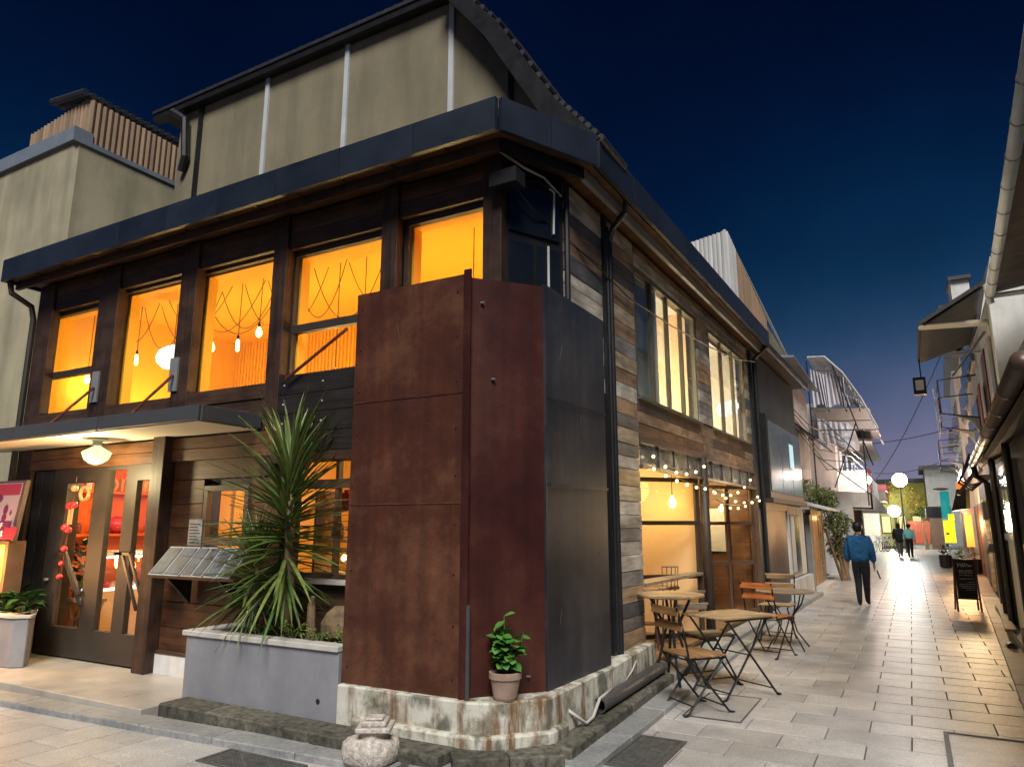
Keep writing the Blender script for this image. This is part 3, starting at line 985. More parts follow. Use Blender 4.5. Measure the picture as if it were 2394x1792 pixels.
rows(6.00, 6.90, 3.05, 5.08, .155, (2, 2))
rows(7.08, 7.86, .42, 5.08, .158, (2, 2))
rows(7.88, 13.95, 4.83, 5.08, .13, (1.3, 2.2))
rows(10.50, 11.18, 3.20, 4.82, .155, (2, 2))
rows(13.66, 13.95, 3.20, 4.82, .16, (2, 2))
rows(7.88, 13.95, 2.68, 3.17, .165, (.9, 1.8), M['reclaimed_rust'])
MB().tube([fpos(6.985, .02, .45), fpos(6.985, .02, 4.95)], .034, 8).build('downpipe', M['black'], house)
MB().tube([fpos(7.05, .03, .40), fpos(7.05, .03, 4.80), fpos(6.98, .10, 4.93), fpos(6.85, .30, 5.02), fpos(6.80, .33, 5.12)], .032, 8).build('downpipe', M['black'], house)
fbox('corner_trim', M['black'], house, 6.90, 6.96, -.04, .03, .40, 5.08)
MB().tube([fpos(5.99, .02, 3.7), fpos(5.99, .02, 5.05)], .03, 8).build('downpipe', M['black'], house)
# cut corner upstairs: dark glazed panels, cables and a white conduit
for (u0, u1, z0, z1) in ((.06, .46, 3.74, 4.30), (.06, .92, 4.40, 4.98), (.52, .92, 3.74, 4.30)):
    p0, p1 = Vector((-3.05, 5.355, 0)), Vector((-2.735, 5.965, 0))
    d = p1 - p0
    nrm = Vector((.89, -.46, 0)) * .02
    q0, q1 = p0 + d * u0 + nrm, p0 + d * u1 + nrm
    MB().extr([(q0.x, q0.y, z0), (q1.x, q1.y, z0), (q1.x, q1.y, z1), (q0.x, q0.y, z1)], -nrm * .8).build('corner_pane', M['glass_black'], house)
MB().tube([(-2.77, 5.83, 4.46), (-2.765, 5.84, 4.90), (-2.80, 5.80, 4.93)], .011, 6).build('conduit', M['white'], house)
MB().tube([(-2.80, 5.77, 3.72), (-2.80, 5.77, 4.32)], .012, 6).build('conduit', M['lightgrey'], house)
MB().box(-3.08, -2.80, 5.12, 5.3, 4.72, 4.86).build('junction_box', M['black'], house)
pts = [(-3.0, 5.2, 4.92), (-2.85, 5.55, 4.62), (-2.66, 6.5, 4.40), (-2.62, 7.6, 4.28), (-2.55, 9.0, 4.30), (-2.48, 10.8, 4.40), (-2.42, 12.5, 4.55), (-2.36, 14.0, 4.80)]
MB().tube(pts, .009, 5).build('cable', M['black'], house)
MB().tube([(-2.98, 5.15, 5.06), (-2.86, 5.4, 4.98), (-2.80, 5.7, 5.0), (-2.74, 5.95, 4.9)], .012, 5).build('cable', M['lightgrey'], house)


# ---- alley windows upstairs
def side_window(y0, y1, z0, z1, n, gms):
    b = MB()
    fw = .035
    def fb(ya, yb, za, zb, o0=-.075, o1=-.02):
        b.add([(fx(ya) + o0, ya, za), (fx(ya) + o1, ya, za), (fx(yb) + o1, yb, za), (fx(yb) + o0, yb, za),
               (fx(ya) + o0, ya, zb), (fx(ya) + o1, ya, zb), (fx(yb) + o1, yb, zb), (fx(yb) + o0, yb, zb)],
              [(0, 3, 2, 1), (4, 5, 6, 7), (0, 1, 5, 4), (1, 2, 6, 5), (2, 3, 7, 6), (3, 0, 4, 7)])
    fb(y0, y1, z1 - fw, z1)
    fb(y0, y1, z0, z0 + fw)
    for k in range(n + 1):
        yc = y0 + fw / 2 + (y1 - y0 - fw) * k / n
        w_ = fw if k in (0, n) else fw * 1.3
        fb(yc - w_ / 2, yc + w_ / 2, z0 + fw, z1 - fw, -.073, -.018)
    w = b.build('window', M['frame_olive'], house)
    for k in range(n):
        ya = y0 + fw + (y1 - y0 - fw) * k / n
        yb = y0 + (y1 - y0 - fw) * (k + 1) / n
        fbox('pane', gms[k], w, ya, yb, -.062, -.056, z0 + fw, z1 - fw)
    fbox('sill', M['frame_olive'], w, y0 - .02, y1 + .02, -.02, .04, z0 - .03, z0)
    return w


side_window(*W1, 3.18, 4.80, 4, [M['glass_dirty'], M['glass_dirty'], M['glass'], M['glass']])
side_window(*W2, 3.18, 4.80, 3, [M['glass'], M['glass'], M['glass'], M['glass']])

# ---- ground floor of the alley front: grey transom lights over angled glazed bays
tw = fbox('transom_frame', M['frame_brown'], house, 7.88, 13.98, -.03, .02, 2.635, 2.675)
fbox('transom_rail', M['frame_brown'], house, 7.88, 13.98, -.03, .03, 2.335, 2.375)
for k in range(10):
    ya = 7.90 + k * .608
    fbox('transom_pane', M['glass_grey'], house, ya, ya + .588, -.02, -.008, 2.375, 2.635)
    fbox('transom_mullion', M['frame'], house, ya + .588, ya + .608, -.03, .015, 2.375, 2.635)
MB().tube([(fx(10.42) + .01, 10.42, .09), (fx(10.42) + .01, 10.42, 2.66)], .065, 12).build('column', M['frame'], house, smooth=True)
MB().box(fx(13.95) - .05, fx(13.95) + .03, 13.90, 13.99, .09, 2.66).build('column', M['frame_brown'], house)


def leaf(p_out, p_in, z0, z1, rails, stiles, mat, gm):
    p_out, p_in = Vector((*p_out, 0)), Vector((*p_in, 0))
    d = p_in - p_out
    L = d.length
    d.normalize()
    b = MB()
    for z in [z0 + .03, z1 - .03] + rails:
        b.bar(p_out + Vector((0, 0, z)), p_in + Vector((0, 0, z)), .055, .06)
    for s in [.03, L - .03] + stiles:
        b.bar(p_out + d * s + Vector((0, 0, z0 + .05)), p_out + d * s + Vector((0, 0, z1 - .05)), .055, .05, up=d)
    w = b.build('glazed_bay', mat, house)
    nrm = Vector((d.y, -d.x, 0)) * .004
    zs = [z0 + .03] + rails + [z1 - .03]
    ss = [.03] + stiles + [L - .03]
    for za, zb in zip(zs, zs[1:]):
        for sa, sb in zip(ss, ss[1:]):
            q0, q1 = p_out + d * (sa + .02) - nrm, p_out + d * (sb - .02) - nrm
            MB().extr([(q0.x, q0.y, za + .03), (q1.x, q1.y, za + .03), (q1.x, q1.y, zb - .03), (q0.x, q0.y, zb - .03)], nrm * 2).build('pane', gm, w)
    return w


leaf((-2.68, 10.40), (-3.95, 9.10), .16, 2.36, [.98, 1.72], [.98], M['frame'], M['glass'])
leaf((-2.56, 13.86), (-3.80, 12.26), .16, 2.40, [1.02, 1.72], [.62, 1.25], M['frame_brown'], M['glass'])
MB().bar((-2.70, 7.9, 2.70), (-2.60, 10.42, 2.70), .05, .05).build('awning_bar', M['frame_brown'], house)
# counter shelf outside the first bay
MB().extr([(-2.72, 8.02, 1.0), (-2.63, 10.32, 1.0), (-2.80, 10.30, 1.0), (-3.02, 8.02, 1.0)], (0, 0, .035)).build('counter_shelf', M['slat_grey'], house)

# ---- rooms behind the glass
def room(x0, x1, y0, y1, z0, z1, wm, cm, fm, left=None, front=False):
    t = .04
    if wm:
        MB().box(x0, x1, y1, y1 + t, z0, z1).build('room_wall', wm, house)
        MB().box(x0 - t, x0, y0, y1, z0, z1).build('room_wall', left or wm, house)
        MB().box(x1, x1 + t, y0, y1, z0, z1).build('room_wall', wm, house)
    MB().box(x0, x1, y0, y1, z1, z1 + t).build('room_ceiling', cm, house)
    MB().box(x0, x1, y0, y1, z0 - t, z0).build('room_floor', fm, house)


room(-10.70, -3.30, 5.53, 8.70, 3.0, 4.98, M['orange_wall'], M['orange_wall'], M['floorwood'])
b = MB()
for k in range(92):
    b.box(-10.65 + k * .08, -10.62 + k * .08, 8.67, 8.70, 3.0, 4.98)
tag(b.build('wall_battens', M['orange_wall'], house), kind='stuff')
room(-10.70, -3.25, 5.53, 8.30, .12, 2.66, M['yellow_wall'], M['yellow_wall'], M['floorwood'], left=M['red_wall'])
MB().box(-7.62, -7.56, 6.3, 8.3, .12, 2.66).build('room_wall', M['yellow_wall'], house)
room(-6.0, -2.93, 8.82, 13.98, 3.0, 4.98, None, M['cream_wall'], M['floorwood'])
MB().box(-6.0, -2.7, 8.76, 8.82, 3.0, 4.98).build('room_wall', M['cream_wall'], house)
MB().box(-6.06, -6.0, 8.8, 14.0, 3.0, 4.98).build('room_wall', M['cream_wall'], house)
MB().box(-6.0, -2.66, 13.98, 14.04, 3.0, 4.98).build('room_wall', M['cream_wall'], house)
MB().box(-6.0, -2.83, 10.75, 10.85, 3.0, 4.98).build('room_wall', M['peach_wall'], house)
MB().box(-6.0, -2.75, 10.56, 10.64, .12, 2.64).build('room_wall', M['peach_wall'], house)
MB().box(-6.0, -2.78, 7.98, 8.06, .12, 2.64).build('room_wall', M['peach_wall'], house)
MB().box(-6.06, -6.0, 8.0, 14.0, .12, 2.64).build('room_wall', M['peach_wall'], house)
MB().box(-6.0, -2.66, 13.98, 14.04, .08, 2.64).build('room_wall', M['board_light'], house)
MB().box(-6.0, -2.72, 8.0, 14.0, 2.64, 2.67).build('room_ceiling', M['cream_wall'], house)
MB().prism([(-6.0, 8.06), (-2.78, 8.06), (-2.70, 10.5), (-2.62, 13.95), (-6.0, 13.95)], .09, .14).build('room_floor', M['floorwood'], house)
for x in (-3.05, -3.4, -3.75):
    MB().bar((x, 13.95, .15), (x, 13.95, 2.62), .05, .04).build('door_stile', M['frame_brown'], house)
MB().box(-3.38, -3.08, 13.93, 13.96, 1.2, 2.0).build('notice_board', M['lightgrey'], house)

ORANGE = (1.0, 0.70, 0.25)
for x in (-9.9, -8.2, -6.5, -4.9, -3.9):
    lamp('room_light', (x, 6.9, 3.28), 62, ORANGE, .12)
for x, y, e in ((-9.4, 5.9, 60), (-8.6, 6.6, 60), (-6.3, 6.7, 48), (-4.6, 6.8, 55)):
    lamp('room_light', (x, y, 2.45), e, (1.0, 0.70, 0.32), .10)
lamp('room_light', (-3.9, 9.7, 3.3), 270, (1.0, 0.90, 0.68), .12)
lamp('room_light', (-3.9, 12.4, 3.3), 270, (1.0, 0.91, 0.70), .12)
lamp('room_light', (-4.2, 9.5, 2.3), 52, (1.0, 0.72, 0.38), .10)
lamp('room_light', (-3.4, 13.0, 2.3), 95, (1.0, 0.72, 0.34), .10)

# sheer curtains behind the first two alley panes
for (ya, yb) in ((7.98, 8.40),):
    b = MB()
    n_ = 24
    vs = []
    for k in range(n_ + 1):
        y = ya + (yb - ya) * k / n_
        o = -.20 + .03 * math.sin(k * 1.3)
        vs += [(fx(y) + o, y, 3.22), (fx(y) + o * 1.05, y, 4.76)]
    b.add(vs, [(2 * k, 2 * k + 2, 2 * k + 3, 2 * k + 1) for k in range(n_)])
    c_ = b.build('curtain', M['corr_white'], None, smooth=True)
    tag(c_, 'pale sheer curtain behind the %s alley pane upstairs' % ('nearest' if ya < 8.2 else 'second'), 'curtain', None)

# ---- upper wall set back above the flat roof, with its steep roof edge
b = MB().extr([(-9.3, 6.2, 5.34), (-2.62, 6.2, 5.34), (-2.75, 6.2, 5.80), (-3.44, 6.2, 7.0), (-4.2, 6.2, 7.92), (-9.3, 6.2, 7.92)], (0, .15, 0))
b.build('attic_wall', M['beige2'], house)
for x, m_ in ((-7.38, 'batten'), (-5.90, 'batten'), (-4.25, 'batten')):
    MB().box(x - .035, x + .035, 6.165, 6.197, 5.34, 7.9).build('wall_batten', M[m_], house)
MB().box(-8.84, -8.76, 6.165, 6.197, 5.34, 7.9).build('wall_batten', M['black'], house)
MB().box(-3.47, -3.42, 6.165, 6.197, 5.34, 6.95).build('wall_batten', M['black'], house)
prof = [(-2.30, 5.40), (-2.78, 5.98), (-3.47, 7.14), (-4.22, 8.05)]
prof_in = [(-2.50, 5.38), (-2.95, 5.86), (-3.62, 7.0), (-4.3, 7.9)]
for y0, y1, m_, nm in ((5.92, 6.16, 'black', 'verge_board'), (6.2, 13.6, 'tile', 'steep_roof')):
    b = MB()
    for (a0, a1), (c0, c1) in zip(zip(prof, prof[1:]), zip(prof_in, prof_in[1:])):
        b.extr([(a0[0], y0, a0[1]), (a1[0], y0, a1[1]), (c1[0], y0, c1[1]), (c0[0], y0, c0[1])], (0, y1 - y0, 0))
    b.build(nm, M[m_], house)
for k in range(22):
    t = k / 21 * 2.999
    i = int(t)
    u = t - i
    x = prof[i][0] + (prof[i + 1][0] - prof[i][0]) * u
    z = prof[i][1] + (prof[i + 1][1] - prof[i][1]) * u
    MB().tube([(x, 5.93, z + .01), (x, 6.6, z + .01)], .04, 8).build('roof_tile', M['tile'], house)
MB().box(-9.8, -4.2, 6.06, 6.19, 7.90, 8.00).build('eave_board', M['black'], house)
MB().box(-9.8, -4.2, 6.04, 9.6, 8.00, 8.05).build('attic_roof', M['tile'], house)
MB().box(-9.3, -9.2, 6.36, 9.6, 5.3, 8.0).build('attic_wall', M['beige2'], house)
for k in range(38):
    x = -9.7 + k * .146
    MB().tube([(x, 6.05, 8.04), (x, 6.9, 8.05)], .03, 8).build('roof_tile', M['tile'], house)
MB().tube([(-9.3, 6.05, 7.9), (-9.05, 6.1, 7.72), (-9.0, 6.12, 7.1), (-9.1, 6.15, 6.9)], .06, 8).build('downpipe', M['black'], house)
for k in range(4):
    MB().tube([(-7.2 + .1 * k, 5.5, 5.36 + .015 * k), (-6.0, 5.3, 5.40 + .02 * k), (-4.9 - .3 * k, 5.1, 5.44 + .01 * k), (-3.9 - .2 * k, 5.2, 5.40)], .008, 5).build('cable', M['lightgrey'], house)
# left-hand rain pipe
MB().tube([(-10.98, 4.95, 5.10), (-10.97, 4.98, 4.95), (-10.88, 5.22, 4.80), (-10.84, 5.25, 4.6), (-10.84, 5.25, .1)], .04, 8).build('downpipe', M['frame'], house)

# ================================================================ things along the street front
ORD = ['first', 'second', 'third', 'fourth', 'fifth', 'sixth', 'seventh', 'eighth', 'ninth', 'tenth', 'eleventh', 'twelfth', 'thirteenth', 'fourteenth']
# planter box with stone cap
pl = thing('planter', 'long blue-grey rendered planter with pale stone cap before the shop window', 'planter', (-5.15, 4.9, .1))
b = MB().box(-6.13, -4.22, 4.67, 4.75, .10, .665).box(-6.13, -6.05, 4.75, 5.27, .10, .665).box(-6.05, -4.22, 5.19, 5.27, .10, .665)
b.build('wall', M['planter'], pl, bevel=.005)
box('cap', M['planter_cap'], pl, -6.17, -4.215, 4.645, 4.80, .667, .715, .006)
box('cap', M['planter_cap'], pl, -6.17, -6.02, 4.803, 5.27, .667, .714, .006)
box('soil', M['soil'], pl, -6.02, -4.22, 4.78, 5.19, .5, .69)
MB().lathe([(.012, 0), (.02, .002), (.02, .006)], (0, 0, 0), 8).build('drain_hole', M['black'], pl)
dh = bpy.data.objects['drain_hole']
dh.location = Vector((-4.42, 4.668, .27)) - WL[pl.name]
dh.rotation_euler = (R(90), 0, 0)

# yucca: blades are objects on two crowns
lf_meshes = []
for k in range(5):
    L = .62 + .07 * k
    w = .018
    bend = .03 + .045 * k
    vs, fs = [], []
    n_ = 7
    for i in range(n_):
        t = i / (n_ - 1)
        ww = w * (math.sin(math.pi * min(1, .18 + .82 * t)) ** .8) * (1 if t < .98 else .1)
        z = -bend * t * t
        x = L * t
        vs += [(x, -ww, z + .010 * (1 - t)), (x, 0, z - .004), (x, ww, z + .010 * (1 - t))]
    for i in range(n_ - 1):
        fs += [(3 * i, 3 * i + 3, 3 * i + 4, 3 * i + 1), (3 * i + 1, 3 * i + 4, 3 * i + 5, 3 * i + 2)]
    me = bpy.data.meshes.new('leaf')
    me.from_pydata(vs, [], fs)
    me.polygons.foreach_set('use_smooth', [True] * len(me.polygons))
    me.materials.append(M['yucca'])
    lf_meshes.append(me)


def yucca(label, base, crown_z0, crown_z1, n, size, lean, r=.05, hang=.5):
    t = thing('yucca', label, 'plant', base)
    tag(t, group='yuccas in the long planter')
    bx, by, bz = base
    top = Vector((bx + lean[0], by + lean[1], crown_z1))
    cur = [Vector((bx, by, bz - .05)), Vector((bx + lean[0] * .3, by + lean[1] * .3, bz + (crown_z1 - bz) * .35)), top]
    tr = MB().tube(cur, [r * 1.25, r, r * .6], 9).build('trunk', M['bark'], t, smooth=True)
    cr_ = bpy.data.objects.new('crown', None)
    COL.objects.link(cr_)
    cr_.empty_display_size = .1
    cr_.parent = t
    c0 = Vector((bx + lean[0], by + lean[1], crown_z0))
    cr_.location = c0 - Vector(base)
    WL[cr_.name] = c0
    for k in range(n):
        u = rnd.random()
        az = k * 2.39996 + rnd.uniform(-.25, .25)
        # top leaves stand up, low ones hang down
        el = 82 - (u ** .9) * (82 + hang * 85) + rnd.uniform(-13, 13)
        z = crown_z1 - u * (crown_z1 - crown_z0)
        o = put('leaf', rnd.choice(lf_meshes), None, cr_, (c0.x, c0.y, z))
        o.rotation_euler = (rnd.uniform(-.3, .3), R(-el), az)
        s_ = size * rnd.uniform(.8, 1.12) * (1.0 if u < .8 else .85)
        o.scale = (s_, s_ * 1.0, s_)
    return t


yucca('tall spiky green yucca in the planter, the higher of the two crowns', (-5.12, 4.98, .69), 1.12, 2.22, 298, 1.0, (-.08, -.02), .055, .42)
yucca('short drooping yucca at the left foot of the tall one', (-5.55, 4.95, .69), .92, 1.42, 150, .72, (.0, -.02), .04, .62)


def leafy(name, label, cat, base, n, rx, ry, h, size, mat, group=None, part='leaf_clump', stems=True):
    """small herb: folded leaf faces in one clump over a few stems"""
    t = thing(name, label, cat, base, group)
    b = MB()
    for k in range(n):
        a, q = rnd.uniform(0, 6.283), math.sqrt(rnd.random())
        z = h * rnd.random() ** .8
        c = Vector((base[0] + rx * q * math.cos(a), base[1] + ry * q * math.sin(a), base[2] + z))
        d = Vector((math.cos(a) + rnd.uniform(-.6, .6), math.sin(a) + rnd.uniform(-.6, .6), rnd.uniform(-.3, .6))).normalized()
        sd = d.cross(Vector((0, 0, 1))).normalized()
        s_ = size * rnd.uniform(.6, 1.2)
        tip, l_, r_ = c + d * s_, c + d * s_ * .5 + sd * s_ * .32 + Vector((0, 0, .12 * s_)), c + d * s_ * .5 - sd * s_ * .32 + Vector((0, 0, .12 * s_))
        b.add([c, l_, tip, r_], [(0, 1, 2), (0, 2, 3)])
    tag(b.build(part, mat, t), kind='stuff')
    if stems:
        s = MB()
        for k in range(5):
            a = k * 1.3
            s.tube([(base[0], base[1], base[2] - .02), (base[0] + rx * .6 * math.cos(a), base[1] + ry * .6 * math.sin(a), base[2] + h * .8)], .004, 5)
        s.build('stem', M['herb'], t)
    return t


for x, y, h, lab in ((-4.93, 4.86, .13, 'pale green herb tuft by the yucca trunk'), (-4.62, 4.85, .10, 'pale green herb tuft in front of the brown rock'),
                     (-4.33, 4.87, .16, 'pale green herb tuft at the planter end by the steel sheet'), (-5.35, 4.85, .09, 'small green herb under the drooping yucca')):
    leafy('herb', lab, 'plant', (x, y, .69), 70, .13, .07, h, .05, M['herb'], 'herbs in the long planter')
b = MB().lathe([(.10, 0), (.17, .06), (.17, .16), (.12, .25), (.05, .31)], (-4.55, 5.03, .67), 9, 1.15, .8)
rk = b.build('rock', M['rock'], None)
tag(rk, 'upright brown rock among the herbs in the planter', 'rock')
b = MB().tube([(-4.86, 5.0, .66), (-4.87, 5.0, .98), (-4.84, 4.98, 1.05)], [.05, .035, .02], 8)
tag(b.build('wooden_stump', M['bark']), 'thin forked wooden stump between yucca and rock', 'stump')
bt = thing('bare_tree', 'bare pale forked plant stem beside the steel sheet', 'plant', (-4.35, 5.0, .68))
MB().tube([(-4.30, 5.0, .66), (-4.36, 5.0, 1.0), (-4.40, 5.0, 1.27)], [.028, .024, .022], 8).build('trunk', M['terracotta'], bt, smooth=True)
for dx, dz in ((-.08, .13), (0, .12), (.08, .15)):
    MB().tube([(-4.40, 5.0, 1.25), (-4.40 + dx * .6, 5.0, 1.25 + dz * .6), (-4.40 + dx, 5.0, 1.25 + dz)], [.020, .018, .03], 7).build('branch', M['terracotta'], bt, smooth=True)

# menu shelf with laminated menus and a notice
ms = thing('menu_shelf', 'narrow wooden shelf under the small window holding menus', 'shelf', (-6.5, 5.1, 1.15))
box('board', M['board_light'], ms, -7.24, -5.85, 4.93, 5.28, 1.145, 1.17)
for x in (-6.95, -6.15):
    MB().extr([(x, 5.28, 1.14), (x, 4.98, 1.14), (x, 5.28, .86)], (.03, 0, 0)).build('bracket', M['board_black'], ms)
for x0, x1, lab in ((-7.22, -6.72, 'open laminated menu at the left end of the shelf'), (-6.69, -6.36, 'laminated menu in the middle of the shelf'), (-6.33, -5.95, 'laminated menu with printed text nearest the yucca')):
    mt = thing('menu', lab, 'menu', ((x0 + x1) / 2, 5.05, 1.17), 'menus on the shelf')
    MB().extr([(x0, 4.95, 1.172), (x1, 4.95, 1.172), (x1, 5.20, 1.46), (x0, 5.20, 1.46)], (0, .015, -.010)).build('board', M['paper'], mt)
    n_ = 2 if x1 - x0 > .3 else 1
    for k in range(n_):
        a = x0 + .02 + (x1 - x0) * k / n_
        c = x0 - .02 + (x1 - x0) * (k + 1) / n_
        MB().extr([(a, 4.960, 1.190), (c, 4.960, 1.190), (c, 5.180, 1.446), (a, 5.180, 1.446)], (0, -.003, .003)).build('print', M['photo_print'], mt)
nb = MB().box(-7.06, -6.84, 5.285, 5.30, 1.47, 1.755).build('notice', M['paper'])
tag(nb, 'white printed notice on the boards left of the small window', 'notice')
for k in range(7):
    MB().box(-7.04, -6.87 - .02 * (k % 3), 5.281, 5.284, 1.50 + .033 * k, 1.51 + .033 * k).build('print_line', M['print_ink'], nb)

# light box with poster at the far left, and the low wall it stands behind
lw = thing('low_planter', 'low curved grey rendered planter at the left edge by the door', 'planter', (-9.4, 4.9, .1))
b = MB().prism([(-12.5, 4.62), (-9.45, 4.60), (-9.10, 4.64), (-8.99, 4.74), (-9.10, 4.84), (-9.67, 5.17), (-12.5, 5.17)], .10, .64)
b.build('wall', M['planter'], lw, bevel=.01)
MB().prism([(-12.5, 4.60), (-9.45, 4.58), (-9.09, 4.62), (-8.97, 4.74), (-9.09, 4.86), (-9.65, 5.18), (-12.5, 5.18)], .642, .67).build('cap', M['planter_cap'], lw)
sg = thing('light_box', 'brown framed light box with pink dessert poster beside the door', 'sign', (-9.4, 4.75, .67))
b = MB().box(-10.6, -9.02, 4.70, 4.90, .88, 1.50)
b.build('case', M['frame_brown'], sg)
box('lit_panel', None, sg, -10.5, -9.08, 4.69, 4.699, .93, 1.46)
bpy.data.objects['lit_panel'].data.materials.append(plain('lit_amber_print', (0.7, 0.30, 0.05), .4, .6, 7, 0, 30))
lp = bpy.data.objects['lit_panel'].data.materials[0]
_n, _l = lp.node_tree.nodes, lp.node_tree.links
_bs = _n['Principled BSDF']
_l.new(_bs.inputs['Base Color'].links[0].from_socket, _bs.inputs['Emission Color'])
_bs.inputs['Emission Strength'].default_value = .75
MB().ball((-9.22, 4.68, 1.36), .05, 10).build('bulb', M['bulb'], sg)
lamp('orange_fill', (-9.6, 4.4, 1.2), 80, (1.0, .48, .16), .15)  # added orange fill on the paving, standing for an unseen street lamp
MB().extr([(-10.6, 4.72, 1.50), (-8.98, 4.72, 1.50), (-9.0, 4.80, 2.24), (-10.6, 4.80, 2.24)], (0, .05, 0)).build('poster_frame', M['frame_brown'], sg)


def poster(u0, u1, z0, z1, mat, off, name):
    f_ = lambda z: 4.72 + (z - 1.5) / .74 * .08 - off
    return MB().extr([(u0, f_(z0), z0), (u1, f_(z0), z0), (u1, f_(z1), z1), (u0, f_(z1), z1)], (0, .003, 0)).build(name, mat, sg)


M['poster_pink'] = emit('poster_pink', (0.46, 0.30, 0.28), .30)
M['poster_wine'] = emit('poster_wine', (0.16, 0.02, 0.06), .4)
M['poster_red'] = emit('poster_red', (0.36, 0.03, 0.05), .35)
M['poster_white'] = emit('poster_white', (0.70, 0.62, 0.60), .4)
poster(-10.55, -9.06, 1.53, 2.21, M['poster_pink'], .004, 'poster')
poster(-10.55, -9.07, 2.06, 2.20, M['poster_red'], .0076, 'poster_band')
poster(-10.55, -9.10, 1.54, 1.74, M['poster_wine'], .0076, 'poster_band')
for (cx, cz, rx_, rz_, m_) in ((-9.82, 1.84, .22, .11, 'poster_red'), (-9.30, 1.88, .05, .06, 'poster_wine'), (-9.30, 1.78, .05, .05, 'poster_wine'), (-9.17, 1.84, .02, .03, 'poster_wine'),
                               (-9.52, 2.02, .09, .05, 'poster_wine'), (-9.78, 1.86, .12, .05, 'poster_pink')):
    n_ = 14
    f_ = lambda z: 4.72 + (z - 1.5) / .74 * .08 - .0105
    MB().extr([(cx + rx_ * math.cos(2 * math.pi * k / n_), f_(cz + rz_ * math.sin(2 * math.pi * k / n_)), cz + rz_ * math.sin(2 * math.pi * k / n_)) for k in range(n_)], (0, .002, 0)).build('poster_shape', M[m_], sg)


def glyphs(parent, mat, x0, z0, w, h, n, plane, rng, th=.14, yf=None):
    """a row of brushed, illegible characters: a few strokes each, one mesh"""
    b = MB()
    for k in range(n):
        cx = x0 + w * (k + .5) / n
        cw = w / n * .78
        for s_ in range(rng.randint(3, 4)):
            if rng.random() < .5:
                u = cx + cw * rng.uniform(-.4, .4)
                p, q = (u, z0 + h * rng.uniform(0, .2)), (u + cw * rng.uniform(-.15, .15), z0 + h * rng.uniform(.75, 1))
            else:
                z = z0 + h * rng.uniform(.1, .95)
                p, q = (cx - cw * rng.uniform(.25, .5), z), (cx + cw * rng.uniform(.25, .5), z + h * rng.uniform(-.12, .12))
            b.bar(plane(*p), plane(*q), h * th, .002, up=(0, -1, 0))
    return b.build('lettering', mat, parent)


rg = random.Random(5)
pf = lambda x, z: (x, 4.72 + (z - 1.5) / .74 * .08 - .012, z)
for q in (glyphs(sg, M['poster_white'], -9.80, 1.645, .55, .08, 5, pf, rg, .16), glyphs(sg, M['poster_white'], -9.85, 1.545, .68, .09, 5, pf, rg, .18)):
    q['kind'] = 'stuff'
MB().extr([(-9.12, 4.66, 1.52), (-8.86, 4.66, 1.52), (-8.80, 4.67, 1.66), (-8.92, 4.67, 1.68), (-8.99, 4.67, 1.655), (-9.10, 4.67, 1.67)], (0, .008, 0)).build('tag', M['poster_red'], sg)
for c_ in [sg]:
    c_.location.x -= .55
for k, (x, y) in enumerate(((-9.4, 4.84), (-9.7, 4.95), (-10.05, 4.95))):
    leafy('fern', ('broad dark fern at the right end of the low planter', 'dark fern under the light box', 'dark fern at the left frame edge')[k], 'plant', (x, y, .67), 80, .25, .14, .22, .17, M['darkleaf'], 'ferns in the low planter', 'frond_clump')

# hanging ornaments on the door and a tall vase plant inside
orn = thing('door_ornament', 'hanging string of red beads and shells on the door', 'ornament', (-9.32, 5.23, 1.0))
MB().tube([(-9.26, 5.24, 2.30), (-9.30, 5.24, 1.7), (-9.36, 5.24, 1.05)], .006, 5).build('string', M['red_wood'], orn)
for i, (x, z, r, m_) in enumerate(((-9.27, 2.15, .05, 'peachshell'), (-9.33, 1.93, .055, 'redbead'), (-9.24, 1.94, .05, 'redbead'), (-9.38, 1.66, .05, 'redbead'), (-9.30, 1.63, .045, 'redbead'),
                                   (-9.34, 1.40, .042, 'redbead'), (-9.36, 1.22, .038, 'redbead'), (-9.37, 1.06, .04, 'redbead'))):
    MB().ball((x, 5.235, z), r, 9, .9).build('bead', M[m_], orn, smooth=True)
for x in (-9.33, -9.27):
    MB().bar((x, 5.235, 1.70), (x + .01, 5.235, 1.9), .02, .02).build('ribbon', M['peachshell'], orn)
rg_ = MB()
for k in range(16):
    a0, a1 = 2 * math.pi * k / 16, 2 * math.pi * (k + 1) / 16
    rg_.bar((-9.05 + .09 * math.cos(a0), 5.24, 2.08 + .085 * math.sin(a0)), (-9.05 + .09 * math.cos(a1), 5.24, 2.08 + .085 * math.sin(a1)), .035, .02)
tag(rg_.build('wreath', M['peachshell']), 'round peach straw wreath on the door glass', 'wreath')

# inside the shop: shelf wall, counter case, table
xs = -10.66
for z in (1.55, 2.17):
    sf = MB().box(-10.68, -10.42, 5.75, 7.9, z - .02, z + .015).build('wall_shelf', M['red_wall'])
    tag(sf, 'red wall shelf in the shop, the %s one' % ('lower' if z < 1.8 else 'upper'), 'shelf', 'shelves inside the shop')
txt = bpy.data.curves.new('letters', 'FONT')
txt.body = 'on'
txt.size = .42
txt.extrude = .02
to = bpy.data.objects.new('letters_tmp', txt)
COL.objects.link(to)
bpy.context.view_layer.update()
tme = bpy.data.meshes.new_from_object(to.evaluated_get(bpy.context.evaluated_depsgraph_get()))
bpy.data.objects.remove(to)
tme.transform(Matrix(((0, 0, 1, 0), (1, 0, 0, 0), (0, 1, 0, 0), (0, 0, 0, 1))))
lt = put('shop_letters', tme, M['peachshell'], None, (-10.64, 6.44, 2.20))
tag(lt, 'peach cut-out letters standing on the upper shop shelf', 'letters')
